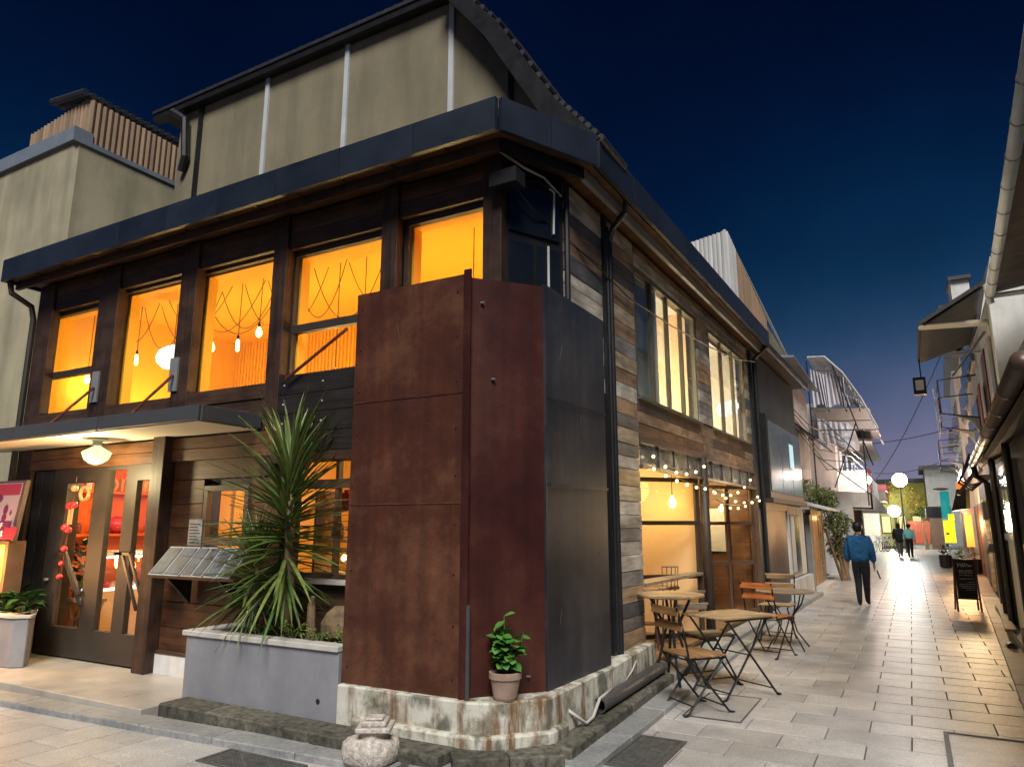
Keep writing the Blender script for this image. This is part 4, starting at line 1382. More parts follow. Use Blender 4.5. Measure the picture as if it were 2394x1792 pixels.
for k, (y, r, h, m_) in enumerate(((6.15, .05, .20, 'white'), (7.05, .06, .22, 'peachshell'), (7.25, .05, .25, 'white'), (6.0, .07, .12, 'redbead'))):
    j = MB().lathe([(r * .7, 0), (r, .03), (r, h * .75), (r * .5, h * .9), (r * .55, h)], (-10.55, y, 2.186), 10).build('jar', M[m_], None, smooth=True)
    tag(j, ('white jar left of the letters on the upper shop shelf', 'peach jar right of the letters on the upper shop shelf', 'tall white jar at the right of the upper shop shelf', 'squat red jar at the left of the upper shop shelf')[k], 'jar', 'jars on the upper shelf')
for k in range(8):
    y = 5.85 + .22 * k
    j = MB().lathe([(.04, 0), (.045, .02), (.045, .10), (.03, .13), (.03, .15)], (-10.54, y, 1.566), 8).build('bottle', M[('redbead', 'red_wood', 'bark')[k % 3]], None, smooth=True)
    tag(j, '%s small dark bottle from the left on the lower shop shelf' % ORD[k], 'bottle', 'bottles on the lower shelf')
bl = MB().ball((-10.52, 6.62, 1.70), .13, 14, .95).build('paper_lantern', M['redbead'], None, smooth=True)
tag(bl, 'round red paper lantern on the lower shop shelf', 'lantern')
cs = thing('display_case', 'white lit glass cake counter inside the shop door', 'counter', (-9.9, 6.9, .12))
box('body', M['peach_wall'], cs, -10.3, -9.75, 5.95, 8.0, .12, .80)
box('deck', M['lit_white'], cs, -10.3, -9.75, 5.95, 8.0, .80, .83)
box('top', M['white'], cs, -10.3, -9.8, 5.95, 8.0, 1.27, 1.33)
box('mid_shelf', M['glass_dirty'], cs, -10.25, -9.82, 5.97, 7.98, 1.05, 1.06)
box('front_glass', M['glass'], cs, -9.755, -9.75, 5.95, 8.0, .83, 1.27)
box('light_tube', M['lit_case'], cs, -9.86, -9.83, 5.98, 7.97, 1.235, 1.26)
for k in range(14):
    y = 6.05 + .135 * k
    MB().lathe([(.05, 0), (.05, .05), (.02, .08)], (-9.98 + .08 * (k % 2), y, .832 if k % 3 else 1.062), 8).build('cake', M[('stone_white', 'redbead', 'peachshell', 'rock')[k % 4]], cs)
lamp('case_light', (-9.6, 6.9, 1.2), 12, (1.0, .95, .85), .05)
fl = MB().box(-9.9, -9.4, 5.62, 5.9, .70, .74)
for x in (-9.86, -9.44):
    fl.bar((x, 5.66, .12), (x - .0, 5.86, .70), .04, .04).bar((x, 5.86, .12), (x, 5.66, .70), .04, .04)
tag(fl.build('side_table', M['slat_pale']), 'small cross-legged table behind the door glass', 'table')
leafy('vase_plant', 'tall green plant behind the left door glass', 'plant', (-9.78, 5.75, .75), 90, .09, .08, .7, .16, M['darkleaf'])
# shop window display
hb = MB()
for k in range(5):
    hb.box(-5.35 + .25 * k, -5.18 + .25 * k, 6.2, 6.25, 1.95 + .03 * (k % 2), 2.3)
tag(hb.build('hanging_cloth', M['board_black']), 'dark scalloped cloth hanging inside the shop window', 'cloth')
dsf = thing('window_rack', 'pale display rack inside the shop window behind the yucca', 'rack', (-4.8, 5.75, .12))
for z in (1.20, 1.52, 1.84):
    box('shelf', M['slat_pale'], dsf, -5.5, -4.1, 5.62, 5.92, z, z + .02)
for x in (-5.5, -4.8, -4.12):
    box('upright', M['slat_pale'], dsf, x, x + .03, 5.62, 5.92, .12, 2.05)
for k, x in enumerate((-5.15, -4.75, -4.5)):
    bb = MB().ball((x, 5.72, 1.36), .035, 10).build('candle_bulb', M['bulb'], None)
    tag(bb, ('small glowing bulb on the window rack, the leftmost', 'small glowing bulb on the window rack, the middle one', 'small glowing bulb on the window rack nearest the steel sheet')[k], 'bulb', 'bulbs in the shop window')
for k, (x, z, m_) in enumerate(((-5.3, 1.54, 'terracotta'), (-5.05, 1.54, 'rock'), (-4.7, 1.54, 'peachshell'), (-5.2, 1.86, 'redbead'), (-4.9, 1.86, 'rock'))):
    v = MB().lathe([(.05, 0), (.07, .05), (.06, .14), (.03, .18), (.035, .2)], (x, 5.77, z), 10).build('vase', M[m_], None, smooth=True)
    tag(v, ('brown vase at the left of the middle rack shelf', 'dark vase on the middle rack shelf', 'peach vase on the middle rack shelf', 'red vase on the top rack shelf', 'dark vase on the top rack shelf')[k], 'vase', 'vases on the window rack')

# pendant bulbs and their swagged cables upstairs
PB = [(-10.52, 5.93, 3.82, 'bulb in the leftmost upstairs window'), (-10.03, 6.35, 4.16, 'bulb at the left of the second upstairs window'), (-8.33, 6.35, 4.14, 'left bulb of three in the third upstairs window'),
      (-7.80, 6.35, 4.11, 'middle bulb of three in the third upstairs window'), (-7.40, 6.35, 4.23, 'right bulb of three in the third upstairs window')]
for k, (x, y, z, lab) in enumerate(PB):
    pt = thing('pendant_bulb', 'bare glowing ' + lab, 'pendant', (x, y, z), 'pendant bulbs upstairs')
    prof_ = [(.008, -.075), (.03, -.06), (.042, -.03), (.04, .0), (.022, .04), (.018, .06)] if k != 3 and k != 1 else [(.01, -.10), (.024, -.09), (.024, .03), (.016, .06)]
    MB().lathe(prof_, (x, y, z), 10).build('bulb', M['bulb'], pt, smooth=True)
    MB().tube([(x, y, z + .06), (x, y, z + .12)], .018, 7).build('socket', M['black'], pt)
    MB().tube([(x, y, z + .12), (x + .01, y, 4.975)], .0055, 5).build('cord', M['frame_brown'], pt)
    lamp('bulb_light', (x, y, z - .14), 5, (1.0, .62, .2), .04)
swags = [(-10.6, -9.6, .6), (-10.03, -8.9, .72), (-9.7, -8.33, .75), (-9.38, -8.0, .5), (-8.9, -7.4, .70), (-8.33, -7.2, .62), (-8.6, -6.9, .80), (-7.8, -6.7, .66), (-7.4, -6.3, .74), (-6.75, -5.9, .70), (-6.5, -5.3, .85), (-5.95, -5.0, .6)]
for k, (a, c, s_) in enumerate(swags):  # loops
    p = [(a + (c - a) * t, 6.35 + .05 * (k % 3), 4.97 - s_ * 4 * t * (1 - t) * (.9 + .1 * (k % 2))) for t in [i / 12 for i in range(13)]]
    o = MB().tube(p, .0055, 5).build('swag_cable', M['frame_brown'])
    tag(o, '%s looped lamp cable from the left under the orange ceiling upstairs' % ORD[k], 'cable', 'looped lamp cables upstairs')
for k, (x, y) in enumerate(((-6.05, 6.4), (-5.62, 6.4), (-3.98, 6.3))):
    o = MB().tube([(x, y, 3.6), (x, y, 4.97)], .0055, 5).build('drop_cable', M['frame_brown'])
    tag(o, ('straight cable hanging at the left of the fourth upstairs window', 'straight cable hanging at the right of the fourth upstairs window', 'single straight cable hanging in the upstairs window nearest the corner')[k], 'cable', 'straight lamp cables upstairs')
tv = thing('lantern_shade', 'bright white paper lantern shade in the second upstairs window', 'lantern', (-9.38, 6.5, 4.0))
MB().lathe([(.02, -.17), (.16, -.14), (.27, -.05), (.29, .04), (.25, .13), (.12, .19), (.02, .2)], (-9.38, 6.5, 4.12), 18, 1.15, .6).build('shade', M['lit_white'], tv, smooth=True)
MB().tube([(-9.38, 6.5, 4.32), (-9.38, 6.5, 4.97)], .006, 5).build('cord', M['frame_brown'], tv)

# alley room upstairs: two round white lamps
for k, (x, y, z) in enumerate(((-2.84, 13.30, 3.80), (-2.74, 13.72, 3.90))):
    o = MB().ball((x, y, z), .15, 14).build('globe_lamp', M['lit_white'], None, smooth=True)
    tag(o, ('larger round white lamp seen in the second alley window upstairs', 'round white lamp at the right of the second alley window upstairs')[k], 'lamp', 'round lamps upstairs')
# pendant in the first glazed bay
pt = thing('pendant_bulb', 'bare glowing bulb hanging in the first glazed bay of the alley front', 'pendant', (-3.02, 10.28, 2.0))
MB().lathe([(.01, -.09), (.035, -.07), (.05, -.03), (.045, .02), (.022, .07), (.018, .09)], (-3.02, 10.28, 2.02), 12).build('bulb', M['bulb'], pt, smooth=True)
MB().tube([(-3.02, 10.28, 2.10), (-3.02, 10.28, 2.62)], .006, 5).build('cord', M['black'], pt)
lamp('bulb_light', (-3.25, 10.05, 1.95), 10, (1.0, .68, .28), .05)
MB().ball((-3.05, 13.5, 1.98), .055, 10).build('ball_lamp', M['festoon'], None)
tag(bpy.data.objects['ball_lamp'], 'small yellow ball lamp inside the second glazed bay', 'lamp')

# festoon lights along the alley front
fs_ = thing('string_lights', 'warm festoon bulb string looped over the glazed bays of the alley front', 'string lights', (-2.5, 10.9, 2.3))
sag = [((-2.62, 7.95, 2.60), (-2.50, 10.35, 2.62), .22), ((-2.62, 7.95, 2.42), (-2.50, 10.35, 2.24), .06), ((-2.50, 10.35, 2.24), (-2.40, 13.2, 2.60), .20), ((-2.50, 10.35, 2.24), (-2.38, 13.9, 2.2), .12),
       ((-2.45, 10.55, 2.05), (-2.38, 13.7, 2.30), .16)]
for j, (p0, p1, s_) in enumerate(sag):
    p0, p1 = Vector(p0), Vector(p1)
    n_ = 6
    pts = []
    for i in range(n_ * 2 + 1):
        t = i / (n_ * 2)
        q = p0.lerp(p1, t) - Vector((0, 0, s_ * 4 * t * (1 - t)))
        pts.append(q)
    MB().tube(pts, .006, 5).build('cable', M['black'], fs_)
    for i in range(n_):
        q = pts[2 * i + 1]
        MB().ball((q.x + .01, q.y, q.z - .045), .022, 8).build('bulb', M['festoon'], fs_, smooth=True)
lamp('festoon_light', (-2.25, 9.3, 2.25), 16, (1, .72, .32), .25)
lamp('festoon_light', (-2.2, 12.2, 2.2), 16, (1, .72, .32), .25)

# ================================================================ bistro furniture
def folding_chair(label, slat, k_slats=6):
    t = thing('folding_chair', label, 'chair', (0, 0, 0), 'folding slatted chairs')
    w, sc = .215, 1.0
    H = .50
    # backrest + front leg piece, one per side; rear leg piece, one per side
    for s in (-1, 1):
        x = s * w
        MB().tube([(x, -.30, .95), (x, -.24, .74), (x, -.19, H - .01), (x, .22, .02), (x, .25, .012)], .0105, 6).build('leg', M['blackmetal'], t)
        x2 = s * (w - .022)
        MB().tube([(x2, .20, H - .02), (x2, -.20, .02), (x2, -.23, .012)], .0105, 6).build('leg', M['blackmetal'], t)
        MB().tube([(s * (w - .01), -.20, H - .015), (s * (w - .01), .21, H - .015)], .009, 6).build('seat_rail', M['blackmetal'], t)
        for yy_ in (.255, -.235):
            xx_ = x if yy_ > 0 else x2
            MB().box(xx_ - .014, xx_ + .014, yy_ - .02, yy_ + .02, 0, .016).build('foot', M['black'], t)
    for (y, z, ww) in ((.17, .07, w), (-.15, .08, w - .022), (-.19, H - .02, w)):
        MB().tube([(-ww, y, z), (ww, y, z)], .007, 6).build('stretcher', M['blackmetal'], t)
    d = .42 / k_slats
    for k in range(k_slats):
        y = -.20 + d * (k + .5)
        plank('seat_slat', slat, t, (0, y, H + .008), w * 2 + .03, d - .009, .016)
    plank('back_slat', slat, t, (0, -.292, .905), w * 2 + .02, .016, .075, 0, R(-14))
    plank('back_slat', slat, t, (0, -.255, .77), w * 2 + .02, .016, .075, 0, R(-14))
    return t


def place(o, x, y, deg, s=1.0):
    o.location = (x, y, 0)
    o.rotation_euler = (0, 0, R(deg - 90))
    o.scale = (s, s, s)


c1 = folding_chair('oiled wood folding chair nearest the camera by the square table', M['slat'])
place(c1, -1.93, 7.02, 50)
c2 = folding_chair('grey-brown folding chair between the square table and the glazed bay', M['slat_grey'])
place(c2, -2.10, 8.28, -38)
c3 = folding_chair('reddish folding chair facing the round table', M['slat_red'])
place(c3, -1.78, 10.28, 72)
c4 = folding_chair('pale folding chair on the far side of the round table', M['slat_pale'])
place(c4, -1.90, 11.75, -95)

tb = thing('square_table', 'square slatted folding table with crossed black legs by the nearest chair', 'table', (0, 0, 0))
for k in range(8):
    plank('top_slat', M['slat_pale'], tb, (0, -.30 + .60 * (k + .5) / 8, .772), .78, .068, .018)
for s in (-1, 1):
    y = s * .27
    MB().tube([(-.33, y, .752), (.33, y, .752)], .010, 6).build('rail', M['blackmetal'], tb)
    MB().tube([(-.30, y, .75), (.33, y, .02), (.36, y, .012)], .0115, 6).build('leg', M['blackmetal'], tb)
    y2 = s * .235
    MB().tube([(.30, y2, .75), (-.33, y2, .02), (-.36, y2, .012)], .0115, 6).build('leg', M['blackmetal'], tb)
    MB().box(.34, .38, y - .014, y + .014, 0, .016).build('foot', M['black'], tb)
    MB().box(-.38, -.34, y2 - .014, y2 + .014, 0, .016).build('foot', M['black'], tb)
for (x, yw) in ((.29, .27), (-.29, .235), (0, .235)):
    z = .07 if x else .41
    MB().tube([(x, -yw, z), (x, yw, z)], .007, 6).build('stretcher', M['blackmetal'], tb)
tb.location = (-1.76, 7.87, 0)
tb.rotation_euler = (0, 0, R(58))

rt = thing('round_table', 'small round bistro table with curved black legs beyond the square one', 'table', (0, 0, 0))
MB().lathe([(.36, .755), (.375, .762), (.375, .778), (.36, .785)], (0, 0, 0), 28).build('top', M['slat_grey'], rt)
rim = MB()
for k in range(40):
    a = 2 * math.pi * k / 40
    rim.ball((.378 * math.cos(a), .378 * math.sin(a), .772), .014, 6)
rim.build('rim', M['slat_pale'], rt)
for a in (45, 135, 225, 315):
    ca, sa = math.cos(R(a)), math.sin(R(a))
    MB().tube([(.33 * ca, .33 * sa, .75), (.27 * ca, .27 * sa, .60), (.10 * ca, .10 * sa, .42), (.16 * ca, .16 * sa, .22), (.34 * ca, .34 * sa, .01)], .010, 6).build('leg', M['blackmetal'], rt)
MB().lathe([(.11, .40), (.11, .42)], (0, 0, 0), 14).build('ring', M['blackmetal'], rt)
rt.location = (-1.66, 10.98, 0)

# tall bistro table and stool by the boards
ht = thing('high_table', 'round oval wooden high table pushed against the plank wall', 'table', (0, 0, 0))
MB().lathe([(.30, .87), (.36, .885), (.36, .905), (.34, .91)], (0, 0, 0), 26).build('top', M['slat_pale'], ht)
for a in (30, 120, 210, 300):
    ca, sa = math.cos(R(a)), math.sin(R(a))
    MB().tube([(.22 * ca, .22 * sa, .87), (.06 * ca, .06 * sa, .55), (.14 * ca, .14 * sa, .25), (.27 * ca, .27 * sa, .01)], .016, 7).build('leg', M['black'], ht)
ht.location = (-2.36, 7.80, .055)
for k, (x, y, rot) in enumerate(((-3.15, 9.35, 15), (-3.0, 9.75, 40))):
    st = thing('stool', ('wooden stool inside the glazed bay near the boards', 'wire-backed stool inside the glazed bay near the column')[k], 'stool', (0, 0, 0), 'stools in the glazed bay')
    MB().lathe([(.17, .70), (.18, .72), (.17, .735)], (0, 0, 0), 16).build('seat', M['slat_pale'], st)
    for a in (45, 135, 225, 315):
        ca, sa = math.cos(R(a)), math.sin(R(a))
        MB().tube([(.12 * ca, .12 * sa, .70), (.19 * ca, .19 * sa, 0)], .013, 6).build('leg', M['frame_brown'], st)
    MB().lathe([(.155, .28), (.165, .285), (.155, .29)], (0, 0, 0), 14).build('foot_ring', M['frame_brown'], st)
    if k:
        for a in (-40, -20, 0, 20, 40):
            MB().tube([(.16 * math.sin(R(a)), -.16 * math.cos(R(a)), .72), (.18 * math.sin(R(a)), -.20 * math.cos(R(a)), 1.0)], .006, 5).build('back_wire', M['frame_brown'], st)
        MB().tube([(.18 * math.sin(R(a)), -.20 * math.cos(R(a)), 1.0) for a in (-40, -20, 0, 20, 40)], .008, 6).build('back_hoop', M['frame_brown'], st)
    st.location = (x, y, .14)
    st.rotation_euler = (0, 0, R(rot))

# ================================================================ bits at the corner
pp = thing('potted_plant', 'bright green leafy plant in a weathered terracotta pot on the concrete base', 'plant', (-2.74, 4.86, .43))
MB().lathe([(.078, 0), (.088, .02), (.112, .15), (.122, .152), (.122, .195), (.110, .198), (.10, .17)], (-2.75, 4.855, .43), 24).build('pot', M['terracotta'], pp, smooth=False)
MB().lathe([(.09, .0), (.10, .012)], (-2.75, 4.855, .595), 14).build('soil', M['soil'], pp)
lm = bpy.data.meshes.new('leaf')
n_ = 6
vs, fs = [], []
for i in range(n_):
    t = i / (n_ - 1)
    ww = .42 * math.sin(math.pi * (t * .92 + .06)) ** .9
    vs += [(t, -ww, .10 * ww - .22 * t * t), (t, 0, -.22 * t * t), (t, ww, .10 * ww - .22 * t * t)]
for i in range(n_ - 1):
    fs += [(3 * i, 3 * i + 3, 3 * i + 4, 3 * i + 1), (3 * i + 1, 3 * i + 4, 3 * i + 5, 3 * i + 2)]
lm.from_pydata(vs, [], fs)
lm.polygons.foreach_set('use_smooth', [True] * len(lm.polygons))
lm.materials.append(M['mint'])
rg = random.Random(3)
for k in range(13):
    a = k * .7
    h = .16 + .22 * rg.random()
    ex, ey = .15 * math.cos(a) * rg.uniform(.3, 1), -abs(.10 * math.sin(a)) * rg.uniform(.3, 1) + .03
    if k == 0:
        ex, ey, h = -.01, 0, .42
    p0, p1 = Vector((-2.75, 4.855, .60)), Vector((-2.75 + ex, 4.855 + ey, .60 + h))
    MB().tube([p0, p0.lerp(p1, .5) + Vector((ex * .2, ey * .2, .02)), p1], .004, 5).build('stem', M['mint'], pp)
    for j in range(9):
        t = .30 + .70 * j / 8
        q = p0.lerp(p1, t)
        o = put('leaf', lm, None, pp, q)
        s_ = rg.uniform(.075, .115) * (1.15 - .35 * t)
        o.rotation_euler = (rg.uniform(-.4, .4), R(rg.uniform(-35, 35)), j * 2.4 + rg.uniform(-.4, .4) + k)
        o.scale = (s_, s_, s_)

sl = thing('stone_lantern', 'broken pale stone lantern base with square cap at the kerb corner', 'stone lantern', (-3.50, 4.30, .05))
bb_ = MB()
for i in range(9):
    for j in range(20):
        ph, th_ = -math.pi / 2 + math.pi * i / 8, 2 * math.pi * j / 20
        e_ = lambda q: math.copysign(abs(q) ** .55, q)
        k_ = 1 + .05 * math.sin(3 * th_ + i) + .03 * math.sin(7 * th_)
        bb_.v.append((-3.52 + .19 * k_ * e_(math.cos(ph)) * e_(math.cos(th_ + .5)), 4.28 + .16 * k_ * e_(math.cos(ph)) * e_(math.sin(th_ + .5)), .125 + .095 * e_(math.sin(ph))))
for i in range(8):
    for j in range(20):
        j2 = (j + 1) % 20
        bb_.f.append((i * 20 + j, i * 20 + j2, i * 20 + 20 + j2, i * 20 + 20 + j))
bb_.build('base', M['stone_white'], sl, smooth=True)
MB().lathe([(.10, 0), (.09, .05)], (-3.51, 4.28, .21), 8).build('neck', M['stone_white'], sl)
for s_, z0, z1 in ((.125, .255, .29), (.09, .29, .325), (.062, .325, .345)):
    b = MB().box(-s_, s_, -s_, s_, z0, z1)
    b.v = [(v[0] * .86 - v[1] * .5 - 3.50, v[0] * .5 + v[1] * .86 + 4.29, v[2] + .005) for v in b.v]
    b.build('cap_tier', M['stone_white'], sl, bevel=.008)

pv = thing('drain_pipe', 'loose dark grey plastic pipe lying along the granite step', 'pipe', (-2.45, 6.7, .13))
b = MB()
n_ = 18
r0, r1 = .062, .052
for rr_ in (r0, r1):
    pass
p0, p1 = Vector((-2.455, 5.95, .195)), Vector((-2.50, 7.75, .195))
b.tube([p0, p1], r0, n_, cap=False)
b.tube([p0, p1], r1, n_, cap=False)
vs, fs = [], []
for c_ in (p0, p1):
    st_ = len(vs)
    for r_ in (r0, r1):
        for k in range(n_):
            a = 2 * math.pi * k / n_
            vs.append((c_.x + r_ * math.cos(a), c_.y, c_.z + r_ * math.sin(a)))
    for k in range(n_):
        k2 = (k + 1) % n_
        fs.append((st_ + k, st_ + k2, st_ + n_ + k2, st_ + n_ + k))
b.add(vs, fs)
b.build('tube', M['pvc'], pv)
MB().tube([(-2.50, 7.75, .195), (-2.50, 7.85, .195)], .068, 14).build('socket', M['pvc'], pv)
hs = MB().tube([(-2.49, 5.40, .27), (-2.45, 5.50, .20), (-2.42, 5.58, .145), (-2.43, 5.75, .15), (-2.45, 5.95, .25), (-2.46, 6.25, .27)], .014, 7).build('white_hose', M['planter_cap'], None, smooth=True)
tag(hs, 'pale bent hose coming out of the concrete base near the corner', 'hose')
hs = MB().tube([(-2.50, 6.30, .15), (-2.52, 6.6, .20), (-2.535, 7.0, .29), (-2.54, 7.15, .36)], .012, 7).build('white_hose', M['planter_cap'], None, smooth=True)
tag(hs, 'pale hose rising behind the grey pipe to the concrete base', 'hose')

# covers let into the paving
def cover(name, label, x0, x1, y0, y1, ribs, rim=.03, mat='iron'):
    t = thing(name, label, 'manhole cover', ((x0 + x1) / 2, (y0 + y1) / 2, 0))
    b = MB()
    b.box(x0, x1, y0, y0 + rim, .002, .010).box(x0, x1, y1 - rim, y1, .002, .010).box(x0, x0 + rim, y0 + rim, y1 - rim, .002, .010).box(x1 - rim, x1, y0 + rim, y1 - rim, .002, .010)
    b.build('frame', M['iron'], t)
    box('plate', M[mat], t, x0 + rim + .004, x1 - rim - .004, y0 + rim + .004, y1 - rim - .004, .001, .005)
    if ribs:
        nx, ny = ribs
        b = MB()
        wx, wy = (x1 - x0 - 2 * rim - .03) / nx, (y1 - y0 - 2 * rim - .03) / ny
        for i in range(nx):
            for j in range(ny):
                if (i + j) % 7 != 3:
                    xa, ya = x0 + rim + .015 + wx * i, y0 + rim + .015 + wy * j
                    b.box(xa + wx * .1, xa + wx * .9, ya + wy * .22, ya + wy * .78, .005, .009)
        tag(b.build('tread', M['iron'], t), kind='stuff')
    return t


cover('manhole_cover', 'rectangular cast cover in the alley paving nearest the steel corner', -2.12, -1.72, 5.15, 5.98, (6, 22))
cover('manhole_cover', 'rectangular cast cover in the paving below the planter', -4.75, -3.95, 3.78, 4.10, (18, 8))
cover('paver_cover', 'paved cover with thin iron rim under the nearest chair', -1.98, -1.46, 6.75, 7.75, None, .012, 'paver')
cover('paver_cover', 'large paved cover with double iron rim at the right foreground', .07, 1.0, 6.2, 7.30, None, .035, 'paver')

# ================================================================ neighbour on the left
nb1 = thing('left_house', 'plain beige plastered house rising behind the left end of the cafe', 'house', (-14, 8, 0))
MB().prism([(-20, 5.56), (-11.0, 5.56), (-10.95, 5.62), (-10.95, 7.40), (-11.2, 12), (-20, 12)], 0, 7.62).build('wall', M['beige'], nb1)
MB().box(-20, -10.92, 5.50, 5.80, 7.62, 7.86).build('coping', M['coping'], nb1)
MB().box(-11.1, -10.92, 5.80, 7.40, 7.62, 7.70).build('coping', M['coping'], nb1)
for k in range(17):
    x = -12.6 + k * .098
    MB().tube([(x, 5.72, 7.86), (x, 5.72, 8.28 + .010 * k)], .052, 8).build('fence_rib', M['corr_tan'], nb1)
for k in range(17):
    y = 5.76 + k * .098
    MB().tube([(-10.98, y, 7.70), (-10.98, y, 8.44 - .004 * k)], .052, 8).build('fence_rib', M['corr_tan'], nb1)
MB().extr([(-12.8, 5.75, 8.30), (-10.95, 5.75, 8.47), (-10.95, 7.5, 8.40), (-12.8, 7.5, 8.3)], (0, 0, .05)).build('fence_roof', M['tile'], nb1)
for k in range(14):
    y = 5.6 + .135 * k
    MB().tube([(-11.9, y, 8.62), (-10.93, y, 8.50)], .06, 8).build('roof_tile', M['tile'], nb1)
MB().box(-11.0, -10.93, 5.40, 5.47, 0, 5.0).build('corner_strip', M['coping'], nb1)
MB().box(-20, -11.1, 5.50, 5.55, 0, 1.9).build('dado', M['midgrey'], nb1)

# ================================================================ dark sheet-clad annex behind the cafe
an = thing('metal_annex', 'dark blue sheet-metal annex joined to the far end of the cafe', 'building', (-3.6, 16.5, 0))


def ax(y):
    return fx(y) + .03


def abox(name, mat, parent, y0, y1, o0, o1, z0, z1, bev=0):
    b = MB()
    b.add([(ax(y0) + o0, y0, z0), (ax(y0) + o1, y0, z0), (ax(y1) + o1, y1, z0), (ax(y1) + o0, y1, z0),
           (ax(y0) + o0, y0, z1), (ax(y0) + o1, y0, z1), (ax(y1) + o1, y1, z1), (ax(y1) + o0, y1, z1)],
          [(0, 3, 2, 1), (4, 5, 6, 7), (0, 1, 5, 4), (1, 2, 6, 5), (2, 3, 7, 6), (3, 0, 4, 7)])
    return b.build(name, mat, parent, bevel=bev)


M['annex'] = plain('annex_blue_sheet', (0.030, 0.048, 0.062), .5, .2, 1.5, .08, 30)
abox('wall', M['annex'], an, 14.06, 19.2, -3.5, -.06, 0, 5.15)
for k in range(3):
    abox('wall_panel', M['annex'], an, 14.25 + 1.62 * k, 15.85 + 1.62 * k, -.055, -.02, 3.92, 5.1)
abox('roof_edge', M['black'], an, 14.06, 19.4, -.3, .32, 5.15, 5.24)
b = MB().tube([(ax(14.1) + .30, 14.1, 5.12), (ax(19.4) + .30, 19.4, 5.12)], .06, 8)
b.build('gutter', M['black'], an)
MB().tube([(ax(14.2) + .28, 14.2, 5.1), (ax(14.2) + .05, 14.2, 4.9), (ax(14.2) + .04, 14.2, .05)], .045, 8).build('downpipe', M['black'], an)
wb = abox('bay_window', M['black'], an, 14.7, 18.7, -.02, .10, 2.22, 3.88)
for k in range(3):
    ya = 14.82 + 1.28 * k
    abox('pane', M['glass_blue'], wb, ya, ya + 1.22, .102, .112, 2.34, 3.78)
abox('lit_pane', emit('lit_blue_pane', (0.42, 0.70, 0.78), .75), wb, 17.1, 17.6, .113, .117, 2.95, 3.5)
abox('bay_ledge', M['frame'], wb, 14.6, 18.8, -.02, .16, 2.12, 2.21)
abox('dark_door', M['fascia'], an, 14.5, 16.7, -.055, .0, .1, 1.98)
abox('door_head', M['black'], an, 14.4, 16.8, -.055, .03, 1.98, 2.12)
abox('side_frame', M['lightgrey'], an, 16.85, 19.0, -.055, .01, .55, 2.1)
sw = abox('window', M['midgrey'], an, 17.05, 18.2, .012, .03, .62, 1.92)
abox('pane', M['glass_black'], sw, 17.55, 17.75, .031, .036, .66, 1.88)
abox('pane', M['glass_blue'], sw, 17.8, 18.15, .031, .036, .66, 1.88)
abox('pane', M['lightgrey'], sw, 17.1, 17.5, .031, .036, .66, 1.88)
abox('plinth', M['lightgrey'], an, 16.75, 19.2, -.05, .12, .0, .52)
abox('step', M['kerb'], an, 14.1, 19.3, .0, .30, -.02, .09)

# corrugated screen on the roofs further back
sc = thing('roof_screen', 'corrugated white screen, its side tinted tan for orange light, standing on the roof behind the cafe', 'screen', (-3.4, 18, 5.2))
for k in range(9):
    x = -3.80 + .095 * k
    MB().tube([(x, 15.1, 5.2), (x, 15.1, 7.92 + .016 * k)], .052, 7).build('screen_rib', M['corr_white'], sc)
for k in range(44):
    y = 15.15 + .105 * k
    MB().tube([(-2.98, y, 5.2), (-2.98, y, 8.05 - .0195 * k)], .055, 7).build('screen_rib', M['corr_white'] if k < 8 else M['corr_tan'], sc)  # tan ribs carry the side's orange light in their colour
MB().extr([(-3.0, 19.8, 5.2), (-3.0, 24.0, 5.2), (-3.0, 24.0, 6.95), (-3.0, 19.8, 7.18)], (-.3, 0, 0)).build('panel', M['beige2'], sc)
MB().bar((-3.0, 15.1, 8.08), (-3.0, 24.0, 7.0), .06, .03).build('cap', M['batten'], sc)
lamp('roof_fill_light', (-2.75, 17.8, 6.15), 7, (1.0, .55, .18), .06)  # unseen lamp without a fixture, added to light the screen orange

# little roofed wooden gate
gt = thing('wooden_gate', 'small roofed wooden gate with an orange-lit doorway past the annex', 'gate', (-2.5, 21.4, 0))
MB().box(-3.2, -2.42, 19.9, 20.1, 0, 2.1).build('post_wall', M['board_black'], gt)
MB().box(-3.2, -2.30, 20.1, 20.6, 0, 2.0).build('side_board', M['midgrey'], gt)
for k, (a, c) in enumerate(((20.65, 21.25), (21.28, 21.9), (22.6, 23.0))):
    MB().box(-2.36, -2.30, a, c, .12, 1.95).build('door_board', M['slat'] if k < 2 else M['slat_grey'], gt)
MB().box(-3.1, -3.04, 20.6, 23.0, .1, 2.0).build('inner_wall', M['slat'], gt)
MB().box(-2.40, -2.28, 21.9, 22.02, 0, 2.0).build('post', M['slat_grey'], gt)
MB().box(-2.40, -2.28, 22.95, 23.07, 0, 2.0).build('post', M['slat_grey'], gt)
MB().box(-2.40, -2.26, 20.1, 23.1, 1.95, 2.08).build('lintel', M['slat_grey'], gt)
MB().extr([(-1.86, 19.6, 2.06), (-1.82, 23.5, 2.06), (-3.0, 23.5, 2.40), (-3.0, 19.6, 2.40)], (0, 0, .06)).build('roof', M['lightgrey'], gt)
MB().box(-2.5, -2.05, 20.4, 23.0, 0, .12).build('door_step', M['planter_cap'], gt)
lamp('gate_light', (-2.1, 22.2, 1.88), 5, (1.0, .55, .2), .05)
lamp('gate_light', (-2.6, 22.4, 1.8), 5, (1.0, .55, .2), .05)

